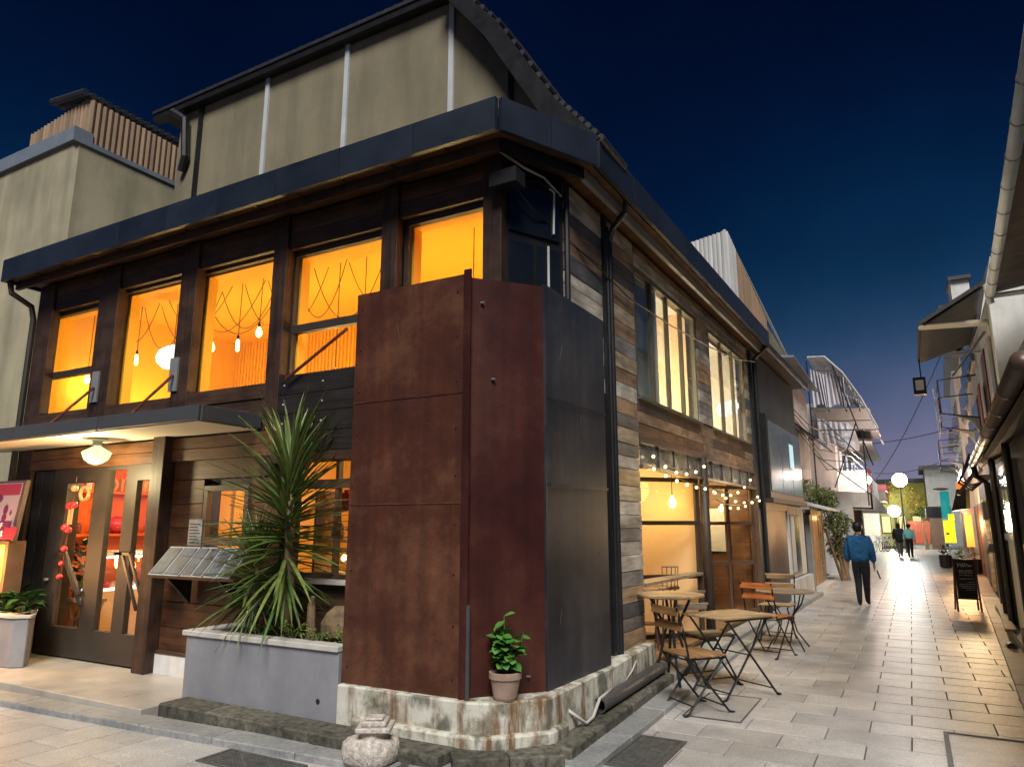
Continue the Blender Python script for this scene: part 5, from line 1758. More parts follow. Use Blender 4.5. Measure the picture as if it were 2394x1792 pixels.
# bamboo-like shrub behind the gate
def shrub(name, label, base, blobs, n, size, mat, trunk_h, seed, group=None):
    t = thing(name, label, 'tree', base, group)
    r_ = random.Random(seed)
    b = MB()
    for (cx, cy, cz, rx, ry, rz, w_) in blobs:
        for k in range(int(n * w_)):
            while True:
                p = Vector((r_.uniform(-1, 1), r_.uniform(-1, 1), r_.uniform(-1, 1)))
                if .25 < p.length < 1:
                    break
            c = Vector((cx + p.x * rx, cy + p.y * ry, cz + p.z * rz))
            d = Vector((r_.uniform(-1, 1), r_.uniform(-1, 1), r_.uniform(-.9, .25))).normalized()
            sd = d.cross(Vector((r_.uniform(-1, 1), r_.uniform(-1, 1), 1))).normalized()
            s_ = size * r_.uniform(.6, 1.3)
            b.add([c, c + d * s_ * .5 + sd * s_ * .13, c + d * s_, c + d * s_ * .5 - sd * s_ * .13], [(0, 1, 2, 3)])
    tag(b.build('crown', mat, t), kind='stuff')
    for k in range(4):
        cx, cy, cz = blobs[k % len(blobs)][:3]
        MB().tube([(base[0] + .06 * k, base[1] + .05 * k, base[2]), ((base[0] * 2 + cx) / 3, (base[1] * 2 + cy) / 3, trunk_h * .6), (cx, cy, cz + .1)], [.05, .035, .012], 7).build('trunk', M['bark'], t)
    return t


shrub('bamboo_shrub', 'feathery green shrub hanging over the wooden gate roof', (-2.0, 24.6, 0),
      [(-2.75, 21.6, 2.72, .65, 1.2, .30, .8), (-2.35, 24.2, 2.45, .45, .8, .40, 1), (-2.0, 24.6, 1.75, .42, .7, .42, 1), (-2.05, 24.8, 1.05, .35, .6, .4, .7)], 900, .17, M['bamboo'], 2.4, 9)

# low white house with a deep canopy slab
wh = thing('canopy_house', 'pale single-storey shop with a deep grey canopy slab beyond the shrub', 'building', (-2.6, 33, 0))
MB().box(-5, -1.75, 27.6, 29.2, 0, 2.3).build('wall', M['lightgrey'], wh)
MB().box(-5, -2.2, 29.2, 43, 0, 2.9).build('wall', M['white'], wh)
MB().extr([(-2.6, 28.0, 2.25), (-1.10, 28.0, 2.22), (-1.10, 28.0, 2.80), (-2.6, 28.0, 2.88)], (0, .25, 0)).build('canopy_face', M['lightgrey'], wh)
MB().extr([(-1.10, 28.0, 2.22), (-.98, 40.0, 2.22), (-.98, 40.0, 2.42), (-1.10, 28.0, 2.80)], (-.06, 0, 0)).build('canopy_edge', M['coping'], wh)
MB().extr([(-2.6, 28.0, 2.28), (-1.12, 28.0, 2.22), (-1.0, 40.0, 2.22), (-2.6, 40.0, 2.28)], (0, 0, .05)).build('canopy_soffit', M['lightgrey'], wh)
MB().box(-1.72, -1.5, 28.4, 28.9, 0, 2.2).build('pillar', M['black'], wh)
for k in range(5):
    y = 30 + 2.2 * k
    w_ = MB().box(-2.2, -2.14, y, y + 1.7, .5, 2.1).build('shop_window', M['frame'], wh)
    MB().box(-2.14, -2.13, y + .08, y + 1.62, .58, 2.02).build('pane', emit('lit_shop_pane', (.85, .95, .85), .8) if k in (0, 2) else M['glass_blue'], w_)
MB().box(-1.75, -1.73, 27.9, 28.4, .2, 1.6).build('poster', M['red_paint'], wh)

# upper white house with terrace, tarpaulin shelter and poles
uh = thing('terrace_house', 'white two-storey house with balcony wall above the canopy shop', 'house', (-3.5, 33, 2.9))
MB().box(-6, -2.3, 30.0, 42, 2.9, 6.4).build('wall', M['white'], uh)
MB().box(-2.3, -1.35, 30.5, 42, 2.9, 3.75).build('balcony_wall', M['white'], uh)
MB().extr([(-3.4, 29.6, 4.95), (-1.0, 29.6, 4.75), (-1.0, 40, 4.75), (-3.4, 40, 4.95)], (0, 0, .08)).build('balcony_roof', M['midgrey'], uh)
for k in range(3):
    y = 31 + 3.2 * k
    w_ = MB().box(-2.3, -2.24, y, y + 2.2, 3.1, 4.7).build('window', M['alu'], uh)
    MB().box(-2.24, -2.23, y + .08, y + 1.06, 3.16, 4.62).build('pane', emit('lit_curtain', (.80, .88, .92), .6), w_)
    MB().box(-2.24, -2.23, y + 1.14, y + 2.12, 3.16, 4.62).build('pane', M['glass_blue'], w_)
MB().box(-1.45, -1.30, 33.5, 34.8, 2.9, 4.0).build('red_banner', M['red_paint'], uh)
rl = MB().ball((-1.38, 32.0, 3.45), .17, 12).build('porch_globe', emit('rosy_globe', (1.0, .62, .5), 14))
tag(rl, 'small rosy lamp burning on the terrace edge', 'lamp')
lamp('terrace_light', (-.95, 29.6, 3.6), 230, (1, .75, .65), .15)

# steel-framed shelter with tarpaulins over the alley edge
tp = thing('tarpaulin_shelter', 'curved roof shelter with grey tarpaulin drapes on thin poles', 'shelter', (-2.2, 26, 2.9))
arc = [(-2.62, 7.42), (-2.08, 7.38), (-1.55, 6.75), (-1.06, 5.83), (-.65, 4.80)]
for k in (0, 1):
    (xa, za), (xb, zb) = arc[k], arc[k + 1]
    MB().extr([(xa, 26.0, za), (xb, 26.0, zb), (xb, 32.0, zb), (xa, 32.0, za)], (.02, 0, .03)).build('roof_sheet', M['cloth_grey'], tp)
for y in (26.0, 28.5, 31.5):
    MB().tube([(x, y, z) for x, z in arc], .03, 6).build('hoop', M['lightgrey'], tp)
for i in range(12):
    t0 = i / 12 * 3.999
    t1 = (i + 1) / 12 * 3.999
    pa = [arc[int(t0)][j] + (arc[int(t0) + 1][j] - arc[int(t0)][j]) * (t0 - int(t0)) for j in (0, 1)]
    pb_ = [arc[int(t1)][j] + (arc[int(t1) + 1][j] - arc[int(t1)][j]) * (t1 - int(t1)) for j in (0, 1)]
    ya, yb = (26.0, 28.5) if i % 2 else (28.5, 26.0)
    MB().tube([(pa[0], ya, pa[1]), (pb_[0], yb, pb_[1])], .018, 5).build('truss_bar', M['white'], tp)
    MB().tube([(pa[0], 26.0, pa[1]), (pa[0], 31.5, pa[1])], .02, 5).build('purlin', M['white'], tp)
for (za, xb) in ((5.55, -1.0), (5.1, -.8), (4.78, -.66)):
    MB().bar((-2.66, 26.02, za + .08), (xb, 26.02, za - .03), .05, .035).build('rail', M['darkgrey'], tp)
r_ = random.Random(4)
for (x0, x1, z1a, z0) in ((-2.6, -2.1, 7.05, 5.65), (-2.1, -1.55, 6.9, 5.6), (-1.6, -1.15, 6.1, 5.55), (-2.5, -1.6, 5.3, 4.2)):
    vs = []
    n_ = 22
    for k in range(n_ + 1):
        t = k / n_
        x = x0 + (x1 - x0) * t
        y = 26.3 + .12 * math.sin(k * 1.5 + x0) + .05 * r_.random()
        vs += [(x, y, z1a - .25 * t), (x + .12 * math.sin(t * 3), y + .1, z0 + .15 * math.sin(t * 5))]
    MB().add(vs, [(2 * k, 2 * k + 2, 2 * k + 3, 2 * k + 1) for k in range(n_)]).build('drape', M['cloth_grey'], tp, smooth=True)
MB().extr([(-2.66, 26.2, 5.62), (-.85, 26.2, 5.50), (-.70, 31.5, 5.0), (-2.66, 31.5, 5.2)], (0, 0, .04)).build('deck', M['midgrey'], tp)
for p in (((-1.13, 26.0, 2.3), (-1.13, 26.0, 4.78)), ((-2.66, 26.0, 0), (-2.66, 26.0, 7.3)), ((-1.9, 26.1, 7.2), (-.9, 26.1, 3.6)), ((-2.5, 26.0, 5.4), (-1.13, 26.0, 3.8)), ((-1.3, 26.0, 5.0), (-2.1, 26.0, 2.9)),
          ((-2.6, 26.0, 4.0), (-1.0, 26.0, 2.6))):
    MB().tube(p, .022, 6).build('pole', M['black'], tp)
MB().lathe([(.32, 0), (.34, .2), (.22, .75), (.06, .95)], (-1.6, 26.5, 4.15), 14).build('covered_lamp', M['cloth_grey'], tp)
# block behind the annex with a dark awning
bk = thing('dark_awning_house', 'grey rendered house with a black pent awning behind the annex', 'house', (-3.5, 21, 0))
MB().box(-6, -2.75, 19.4, 25.5, 2.45, 6.1).build('wall', M['lightgrey'], bk)
MB().box(-6, -3.3, 19.3, 25.5, 0, 2.45).build('lower_wall', M['darkgrey'], bk)
MB().extr([(-2.72, 20.6, 4.55), (-2.05, 20.6, 3.95), (-2.0, 25.0, 3.95), (-2.7, 25.0, 4.6)], (0, 0, .07)).build('awning', M['black'], bk)
MB().box(-2.75, -2.69, 19.8, 20.7, 5.0, 5.9).build('window', M['frame'], bk)
MB().box(-2.69, -2.68, 19.9, 20.6, 5.08, 5.82).build('pane', emit('pale_pane', (.5, .52, .7), .35), bk)
MB().box(-2.75, -2.70, 20.9, 25.3, 4.7, 5.9).build('sheeting', M['cloth_grey'], bk)
MB().extr([(-2.7, 19.6, 6.1), (-2.3, 19.6, 6.05), (-2.3, 25.5, 6.05), (-2.7, 25.5, 6.25)], (0, 0, .06)).build('eave', M['coping'], bk)
for k in range(5):
    MB().tube([(-2.6, 20.0 + k * .05, 4.9 - .1 * k), (-2.3, 22.0 + k, 4.5 - .25 * k), (-1.6, 27.0, 4.4 - .2 * k), (-1.2, 31.0, 4.2 - .3 * k)], .015, 5).build('cable', M['black'], bk)

# ================================================================ far end of the alley
fh = thing('far_house', 'pale house closing the alley with greenish lit wall', 'house', (0, 66, 0))
MB().box(-6, 1.4, 66, 70, 0, 5.0).build('wall', plain('lamplit_wall', (.58, .55, .16), .8, .2, 1, .1, 20), fh)  # yellow-green lamplight put into the wall colour
MB().box(-6, 2.0, 65.4, 70, 5.0, 5.3).build('roof', M['tile'], fh)
for k in range(4):
    w_ = MB().box(-3.2 + k * 1.1, -2.5 + k * 1.1, 65.94, 66, 1.0, 2.4).build('window', M['frame'], fh)
    MB().box(-3.15 + k * 1.1, -2.55 + k * 1.1, 65.92, 65.94, 1.05, 2.35).build('pane', emit('far_pane', (.95, .85, .4), .7), w_)
fh2 = thing('far_dark_house', 'grey-green house block behind the red fence', 'house', (3.5, 62, 0))
MB().box(1.2, 7, 60, 66, 0, 5.6).build('wall', M['midgrey'], fh2)
MB().box(.9, 7.2, 59.6, 66, 5.6, 5.9).build('roof', M['tile'], fh2)
fl2 = thing('far_left_house', 'brown house with red eave beside the far lamp', 'house', (-4, 56, 0))
MB().box(-7, -2.0, 54, 62, 0, 3.2).build('wall', M['cream_wall'], fl2)
MB().box(-7, -1.3, 53.4, 62, 3.2, 3.9).build('roof', M['frame_brown'], fl2)
MB().box(-7, -1.2, 53.3, 62, 3.9, 4.3).build('eave', M['red_paint'], fl2)
rf = thing('red_fence', 'rust-red corrugated fence panel at the end of the alley', 'fence', (.45, 58, 0))
for k in range(16):
    MB().tube([(-.2 + k * .083, 58.0, .38), (-.12 + k * .083, 58.0, 1.92)], .045, 6).build('rib', plain('red_sheet', (.30, .06, .035), .5, .2, 3, .1, 20) if k == 0 else bpy.data.materials['red_sheet'], rf)
MB().box(-.3, 1.2, 58.05, 58.2, 0, .40).build('base', M['kerb'], rf)
MB().box(1.16, 1.9, 57.9, 58.2, 0, 2.3).build('end_wall', M['frame_brown'], rf)
shrub('yellow_tree', 'thin tree lit yellow behind the far street lamp', (-.9, 60.5, 0), [(-.6, 60.5, 4.0, 1.1, .8, 1.1, 1), (.3, 60.8, 3.4, .9, .8, .9, .8)], 500, .22, M['lamplit'], 3.6, 21)
shrub('dark_tree', 'dark clipped tree in front of the red fence', (.75, 57.2, 0), [(.72, 57.2, 2.55, .40, .4, .42, 1)], 420, .16, M['darkleaf'], 2.2, 22)


def street_lamp(label, x, y, h, r, mat, energy, color):
    t = thing('street_lamp', label, 'street lamp', (x, y, 0), 'globe lamps down the alley')
    MB().tube([(x, y, 0), (x, y, .5), (x, y, h - r)], [.07, .05, .035], 8).build('pole', M['darkgrey'], t)
    MB().lathe([(.12, 0), (.10, .06), (.07, .10)], (x, y, 0), 10).build('foot', M['darkgrey'], t)
    MB().ball((x, y, h), r, 16).build('globe', mat, t, smooth=True)
    MB().lathe([(.08, 0), (.10, .04), (.05, .08)], (x, y, h - r - .06), 10).build('collar', M['darkgrey'], t)
    lamp('lamp_light', (x, y, h), energy, color, r + .03)
    return t


street_lamp('tall white globe street lamp burning in the middle of the alley end', -.36, 50, 4.38, .42, M['globe_white'], 4200, (.92, 1.0, .98))
street_lamp('lower warm globe street lamp to the left of the tall one', -.95, 57, 2.62, .40, M['globe_warm'], 3200, (1.0, .92, .62))

# parked bicycles
def bicycle(label, x, y, rot):
    t = thing('bicycle', label, 'bicycle', (0, 0, 0), 'bicycles parked at the alley end')
    for px in (-.5, .5):
        b = MB()
        n_ = 18
        for k in range(n_):
            a0, a1 = 2 * math.pi * k / n_, 2 * math.pi * (k + 1) / n_
            b.bar((px + .32 * math.cos(a0), 0, .33 + .32 * math.sin(a0)), (px + .32 * math.cos(a1), 0, .33 + .32 * math.sin(a1)), .03, .03, up=(0, 1, 0))
        for k in range(8):
            a0 = 2 * math.pi * k / 8
            b.bar((px, 0, .33), (px + .31 * math.cos(a0), 0, .33 + .31 * math.sin(a0)), .006, .006, up=(0, 1, 0))
        b.build('wheel', M['black'], t)
    MB().tube([(-.5, 0, .33), (-.15, 0, .78), (.35, 0, .75), (0, 0, .30), (-.5, 0, .33)], .018, 6).tube([(-.15, 0, .82), (0, 0, .30)], .016, 6).build('frame', M['alu'], t)
    MB().tube([(.5, 0, .33), (.38, 0, .78), (.34, 0, .98)], .018, 6).build('fork', M['alu'], t)
    MB().tube([(.28, -.28, 1.0), (.36, 0, .98), (.28, .28, 1.0)], .014, 6).build('handlebar', M['black'], t)
    MB().lathe([(.05, 0), (.09, .02), (.07, .06)], (-.18, 0, .86), 10, 1.5, .8).build('saddle', M['black'], t)
    MB().box(.44, .70, -.14, .14, .72, .92).build('basket', M['lightgrey'], t)
    t.location = (x, y, 0)
    t.rotation_euler = (0, 0, R(rot))


for k, (x, y, rot) in enumerate(((-1.95, 51.0, 75), (-1.55, 51.6, 80), (-1.2, 52.2, 60), (-.75, 53.0, 70))):
    bicycle(('bicycle parked furthest left at the alley end', 'second bicycle from the left at the alley end', 'third bicycle from the left at the alley end', 'bicycle parked nearest the tall lamp post')[k], x, y, rot)

# ================================================================ right-hand row
r1 = thing('right_house', 'dark low-eaved house along the right edge of the alley', 'house', (3, 10, 0))


def rx(y, o=0):
    return 1.25 + .03 * (y - 11) + o


def rbox(name, mat, parent, y0, y1, o0, o1, z0, z1, bev=0):
    b = MB()
    b.add([(rx(y0) + o0, y0, z0), (rx(y0) + o1, y0, z0), (rx(y1) + o1, y1, z0), (rx(y1) + o0, y1, z0),
           (rx(y0) + o0, y0, z1), (rx(y0) + o1, y0, z1), (rx(y1) + o1, y1, z1), (rx(y1) + o0, y1, z1)],
          [(0, 3, 2, 1), (4, 5, 6, 7), (0, 1, 5, 4), (1, 2, 6, 5), (2, 3, 7, 6), (3, 0, 4, 7)])
    return b.build(name, mat, parent, bevel=bev)


rbox('wall', M['darkgrey'], r1, 5.2, 17.4, .03, 5, 0, 3.6)
rbox('lower_wall', M['white'], r1, 5.2, 13.9, -.01, .03, .12, 1.45)
rbox('plinth', M['kerb'], r1, 5.2, 17.4, -.14, .03, 0, .14)
w_ = rbox('window', M['alu'], r1, 11.3, 13.9, -.05, .03, 1.46, 2.55)
rbox('pane', M['glass_black'], w_, 11.42, 12.58, -.06, -.05, 1.56, 2.46)
rbox('pane', M['glass_black'], w_, 12.64, 13.8, -.06, -.05, 1.56, 2.46)
rbox('inner_frame', M['midgrey'], w_, 11.9, 11.96, -.068, -.06, 1.56, 2.46)
MB().tube([(rx(11.2) - .08, 11.2, .1), (rx(11.2) - .08, 11.2, 2.75)], .045, 8).build('downpipe', M['black'], r1)
MB().tube([(rx(14.1) - .08, 14.1, .1), (rx(14.1) - .08, 14.1, 2.75)], .05, 8).build('downpipe', M['fascia'], r1)
for k, (a, c, m_) in enumerate(((14.2, 14.55, 'slat_grey'), (15.0, 15.2, 'slat_grey'), (16.2, 16.5, 'slat'), (17.1, 17.35, 'board_light'))):
    rbox('door_post', M[m_], r1, a, c, -.05, .03, .14, 2.3)
rbox('door', M['board_black'], r1, 14.55, 15.0, -.02, .03, .14, 2.2)
rbox('door', M['glass_black'], r1, 15.2, 16.2, -.02, .03, .14, 2.2)
rbox('door', M['board_black'], r1, 16.5, 17.1, -.02, .03, .14, 2.2)
rbox('lintel', M['board'], r1, 14.0, 17.4, -.06, .03, 2.3, 2.5)
# low tiled lean-to with a big round gutter
e0, e1 = (.69, 5.2, 2.68), (1.06, 15.0, 2.76)
MB().extr([(.73, 5.2, 2.74), (1.10, 15.0, 2.80), (1.9, 15.0, 3.35), (1.52, 5.2, 3.35)], (0, 0, .07)).build('lean_to_roof', M['tile'], r1)
MB().extr([(.80, 5.2, 2.70), (1.16, 15.0, 2.76), (1.5, 15.0, 2.72), (1.2, 5.2, 2.72)], (0, 0, .015)).build('soffit', M['board_black'], r1)
MB().tube([e0, e1], .068, 12).build('gutter', M['frame_brown'], r1, smooth=True)
for k in range(9):
    t = k / 8
    p = Vector(e0).lerp(Vector(e1), .12 + .86 * t)
    MB().tube([(p.x, p.y - .012, p.z), (p.x, p.y + .012, p.z)], .075, 12).build('gutter_clip', M['black'], r1)
MB().tube([(1.06, 15.0, 2.74), (1.10, 15.15, 2.55), (1.25, 15.2, 2.42), (1.30, 15.25, .2)], .05, 8).build('downpipe', M['frame'], r1)
for k in range(3):
    MB().tube([(1.0, 14.6, 2.9 - .05 * k), (.88 - .03 * k, 15.1, 2.55 - .06 * k), (1.05, 15.8, 2.42 - .05 * k), (1.28, 16.6, 2.5)], .018, 6).build('cable', M['black'], r1)
# upper storey: deep brown eave with a pale gutter
rbox('upper_wall', M['lightgrey'], r1, 5.2, 12.2, .75, 4.5, 3.3, 5.0)
MB().extr([(1.07, 5.2, 5.04), (1.40, 12.3, 5.08), (3.2, 12.3, 5.35), (2.9, 5.2, 5.35)], (0, 0, .06)).build('upper_soffit', M['board'], r1)
MB().extr([(1.03, 5.2, 5.12), (1.36, 12.35, 5.16), (3.2, 12.35, 5.95), (2.9, 5.2, 5.95)], (0, 0, .06)).build('upper_roof', M['tile'], r1)
MB().tube([(1.04, 5.2, 5.0), (1.35, 12.25, 5.03)], .062, 12).build('upper_gutter', M['batten'], r1, smooth=True)
for k in range(10):
    t = .12 + .86 * k / 9
    p = Vector((1.04, 5.2, 5.0)).lerp(Vector((1.35, 12.25, 5.03)), t)
    MB().tube([(p.x, p.y - .01, p.z), (p.x, p.y + .01, p.z)], .068, 12).build('gutter_clip', M['midgrey'], r1)
MB().tube([(1.35, 12.25, 5.03), (3.0, 12.25, 5.05)], .04, 8).build('end_pipe', M['batten'], r1)
MB().tube([(1.35, 12.25, 4.92), (1.33, 12.25, 5.22)], .05, 8).build('outlet', M['batten'], r1)

r2 = thing('white_right_house', 'pale rendered house with a projecting dark roof on the right', 'house', (3, 15.5, 0))
MB().prism([(1.42, 13.1), (1.50, 17.3), (6, 17.3), (6, 13.1)], 2.5, 5.35).build('wall', M['white'], r2)
MB().extr([(1.45, 14.9, 5.35), (3.2, 14.9, 5.35), (3.2, 14.9, 6.55), (1.72, 14.9, 6.5)], (0, 3, 0)).build('upper_gable', M['lightgrey'], r2)
MB().extr([(1.38, 13.0, 5.45), (.42, 13.4, 4.98), (.44, 16.6, 4.98), (1.46, 17.3, 5.45)], (0, 0, .07)).build('roof', M['darkgrey'], r2)
MB().extr([(1.36, 13.05, 5.40), (.46, 13.42, 4.95), (.48, 16.5, 4.95), (1.44, 17.2, 5.40)], (0, 0, .02)).build('soffit', M['black'], r2)
MB().tube([(.43, 13.45, 4.98), (1.40, 13.55, 4.95), (1.44, 13.55, 4.85), (1.44, 13.6, 3.9), (1.36, 13.7, 3.5)], .055, 10).build('rain_pipe', M['soffit'], r2, smooth=True)
MB().tube([(.45, 16.0, 4.94), (.45, 16.0, 4.55)], .012, 6).build('hanger', M['black'], r2)
MB().box(.30, .52, 15.9, 16.1, 4.22, 4.56).build('hanging_lantern', M['black'], r2)
MB().box(.34, .48, 15.88, 15.9, 4.30, 4.50).build('lantern_pane', M['batten'], r2)
MB().bar((1.40, 14.0, 4.9), (.9, 14.6, 4.3), .03, .03).build('strut', M['midgrey'], r2)
MB().bar((1.45, 15.6, 4.9), (.8, 15.9, 4.95), .03, .03).build('strut', M['midgrey'], r2)
for k in range(4):
    MB().prism([(1.36 + .02 * k, 13.5 + .9 * k), (1.40 + .02 * k, 13.5 + .9 * k), (1.42 + .02 * k, 14.2 + .9 * k), (1.38 + .02 * k, 14.2 + .9 * k)], 2.9, 4.7).build('shutter', M[('lightgrey', 'red_wood', 'lightgrey', 'batten')[k]], r2)
rb = MB().extr([(1.30, 15.0, 2.9), (1.32, 15.6, 2.9), (1.32, 15.6, 4.2), (1.30, 15.0, 4.2)], (.02, 0, 0)).build('red_banner', M['red_paint'])
tag(rb, 'narrow red vertical banner on the right-hand house front', 'banner')
rbox('shop_wall', M['board'], r2, 17.4, 24.0, .12, 4, 0, 3.0)
rbox('lit_gap', emit('lit_yellow_slot', (.95, .85, .18), 1.6), r2, 19.6, 19.9, .08, .12, .8, 2.2)
rbox('door_post', M['slat_grey'], r2, 18.3, 18.6, .05, .12, .1, 2.3)
rbox('door_post', M['slat_grey'], r2, 21.2, 21.6, .05, .12, .1, 2.3)

# row of narrow house fronts further down
HS = [('narrow white house front with balcony rails on the right', 17.6, 23.5, 1.55, 6.4, 'white', 3.0), ('cream house front with a brown band further down the right side', 23.6, 31.0, 1.85, 7.4, 'cream_wall', 0),
      ('tall white house front with bracketed balconies on the right', 31.1, 41.0, 1.95, 7.9, 'white', 0), ('brown shop house front near the alley end on the right', 41.1, 52.0, 2.35, 6.2, 'frame_brown', 0)]
for i, (lab, y0, y1, x0, h, m_, zb) in enumerate(HS):
    t = thing('row_house', lab, 'house', (x0 + 2, (y0 + y1) / 2, 0), 'houses along the right side')
    MB().prism([(x0, y0), (x0 + .035 * (y1 - y0), y1), (x0 + 5, y1), (x0 + 5, y0)], zb, h).build('wall', M[m_], t)
    MB().prism([(x0 - .25, y0 - .1), (x0 + .035 * (y1 - y0) - .25, y1), (x0 + 5, y1), (x0 + 5, y0 - .1)], h, h + .12).build('roof', M['tile'], t)
    n_ = 2 if y1 - y0 < 8 else 3
    for k in range(n_):
        ya = y0 + .5 + (y1 - y0 - .6) * k / n_
        yb = ya + (y1 - y0) / n_ * .62
        for z0 in (3.3, 5.2):
            if z0 + 1.2 > h:
                continue
            xa = x0 + .035 * (ya - y0)
            w_ = MB().prism([(xa - .06, ya), (xa + .035 * (yb - ya) - .06, yb), (xa + .1, yb), (xa + .1, ya)], z0, z0 + 1.15).build('window', M['alu'], t)
            MB().prism([(xa - .07, ya + .06), (xa + .035 * (yb - ya) - .07, yb - .06), (xa - .05, yb - .06), (xa - .05, ya + .06)], z0 + .06, z0 + 1.08).build('pane', M['glass_blue'], w_)
        if i in (0, 2):
            xa = x0 + .035 * (ya - y0)
            bl_ = MB().tube([(xa, ya, 4.9), (xa - .75, ya, 4.85), (xa - .75, ya, 4.1), (xa, ya, 3.95)], .02, 6).tube([(xa - .75, ya, 4.85), (xa - .72, yb, 4.85)], .02, 6).tube([(xa - .75, ya, 4.1), (xa - .72, yb, 4.1)], .02, 6).build('balcony_rail', M['darkgrey'], t)
            MB().extr([(xa, ya, 3.95), (xa - .6, ya, 4.08), (xa - .2, ya, 3.9), (xa, ya, 3.5)], (0, .08, 0)).build('bracket', M['white'], t)
    if i == 2:
        for k in range(6):
            MB().tube([(x0 - .65, 31.5 + .3 * k, 4.2 + .5 * k), (x0, 31.5 + .3 * k, 4.2 + .5 * k)], .025, 6).tube([(x0 - .65, 31.5 + .3 * k, 4.2 + .5 * k), (x0 - .65, 31.6 + .3 * k, 4.62 + .5 * k)], .02, 6).build('ladder_rung', M['lightgrey'], t)
    # ground-floor shop fronts with lit openings
    for k in range(n_):
        ya = y0 + .3 + (y1 - y0) * k / n_
        yb = ya + (y1 - y0) / n_ * .7
        xa = x0 + .035 * (ya - y0)
        MB().prism([(xa - .08, ya), (xa + .035 * (yb - ya) - .08, yb), (xa + .02, yb), (xa + .02, ya)], max(.1, zb), max(2.3, zb + .1)).build('shop_front', M['board_light'], t)
# long gutter line and roof edge above the right-hand row
wt = thing('white_tower', 'slim white chimney-like tower above the right-hand roofs', 'tower', (1.8, 22, 6))
MB().prism([(1.53, 21.5), (1.95, 21.5), (1.95, 22.6), (1.53, 22.6)], 6.4, 8.1).build('shaft', M['white'], wt)
MB().prism([(1.48, 21.4), (2.0, 21.4), (2.0, 22.7), (1.48, 22.7)], 8.1, 8.2).build('cap', M['darkgrey'], wt)
MB().box(1.2, 1.53, 21.6, 22.4, 6.4, 7.5).build('tank_cage', M['darkgrey'], wt)

# signs and lanterns on the right
def sgn(name, label, cat, mat, x0, x1, y, z0, z1, th=.06, group=None):
    t = MB().box(x0, x1, y, y + th, z0, z1).build(name, mat, None, bevel=.006)
    tag(t, label, cat, group)
    return t


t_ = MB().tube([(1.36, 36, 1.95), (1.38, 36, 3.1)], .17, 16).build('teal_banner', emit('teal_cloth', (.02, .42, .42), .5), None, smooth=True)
tag(t_, 'teal cylinder banner hanging on the right-hand row', 'banner')
t_ = MB().lathe([(.10, 0), (.28, .03), (.28, .07), (.1, .1)], (1.25, 35.6, 3.13), 16).build('disc_canopy', M['rock'], None)
tag(t_, 'round brown disc awning above the teal banner', 'awning')
ys = thing('yellow_sign', 'bright yellow square lit sign under the teal banner', 'sign', (1.4, 35, .95))
MB().box(1.18, 1.58, 35.0, 35.08, .95, 1.86).build('panel', emit('yellow_sign', (.95, .85, .02), 1.1), ys)
MB().box(1.38, 1.60, 35.0, 35.08, 1.86, 2.12).build('panel', bpy.data.materials['yellow_sign'], ys)
MB().box(1.24, 1.36, 34.985, 34.998, 1.28, 1.36).build('print', M['terracotta'], ys)
sgn('awning_box', 'grey-green awning box hanging over the far right shops', 'awning', M['coping'], .74, 1.9, 44, 2.03, 2.62, 1.2)
og = thing('orange_lantern_sign', 'long orange lit shop sign with a red paper lantern on top', 'sign', (1.65, 28, .95))
for k in range(4):
    MB().box(1.55 + .055 * k, 1.598 + .055 * k, 28.0, 28.06, .98, 2.05).build('slat', emit('orange_slat', (1.0, .36, .05), 1.0) if k == 0 else bpy.data.materials['orange_slat'], og)
MB().ball((1.65, 27.9, 2.12), .15, 14, .9).build('lantern', emit('red_lantern', (1.0, .18, .10), 1.5), og, smooth=True)
lamp('lantern_light', (1.3, 27.4, 1.7), 170, (1.0, .5, .2), .15)
lamp('shop_light', (1.05, 19.8, 1.7), 170, (1.0, .70, .38), .15)
sgn('orange_flag', 'small orange flag sign above the lantern', 'sign', emit('orange_flag', (1.0, .25, .03), .6), 1.55, 1.80, 30, 2.86, 3.19, .02)
mb = MB().box(1.22, 1.45, 16.3, 16.6, 1.78, 2.12).build('meter_box', M['lightgrey'], None, bevel=.01)
tag(mb, 'pale grey electric meter box on the right-hand wall', 'meter box')
mb = MB().box(1.26, 1.46, 16.7, 17.0, 2.5, 2.66).build('switch_box', M['soffit'], None, bevel=.01)
tag(mb, 'cream switch box under the right-hand eave', 'box')
sp = thing('lamp_bracket', 'tilted flood lamp bracket under the right-hand eave', 'lamp', (1.2, 19, 2.5))
MB().bar((1.0, 19.0, 2.35), (1.4, 19.2, 2.9), .10, .05).build('arm', M['midgrey'], sp)
MB().extr([(.85, 19.5, 2.0), (1.15, 19.5, 2.05), (1.18, 19.5, 2.5), (1.0, 19.5, 2.5)], (.1, .4, 0)).build('head', M['darkgrey'], sp)
tap = thing('water_tap', 'silver wall tap with pipe low on the right-hand wall', 'tap', (1.35, 16.4, 1.1))
MB().tube([(1.42, 16.4, .6), (1.40, 16.4, 1.25), (1.25, 16.4, 1.28), (1.22, 16.4, 1.15)], .02, 7).build('pipe', M['alu'], tap)
MB().box(1.25, 1.42, 16.3, 16.5, 1.18, 1.34).build('valve', M['alu'], tap)
pk = thing('pipe_stand', 'short grey pipe elbow standing by the right kerb', 'pipe', (1.15, 11.5, 0))
MB().tube([(1.12, 11.3, .0), (1.12, 11.3, .34), (1.12, 11.35, .38), (1.2, 11.6, .40)], .035, 8).build('tube', M['midgrey'], pk)
MB().tube([(1.05, 12.2, .05), (1.05, 12.4, .05)], .06, 10).build('stub', M['black'], pk)
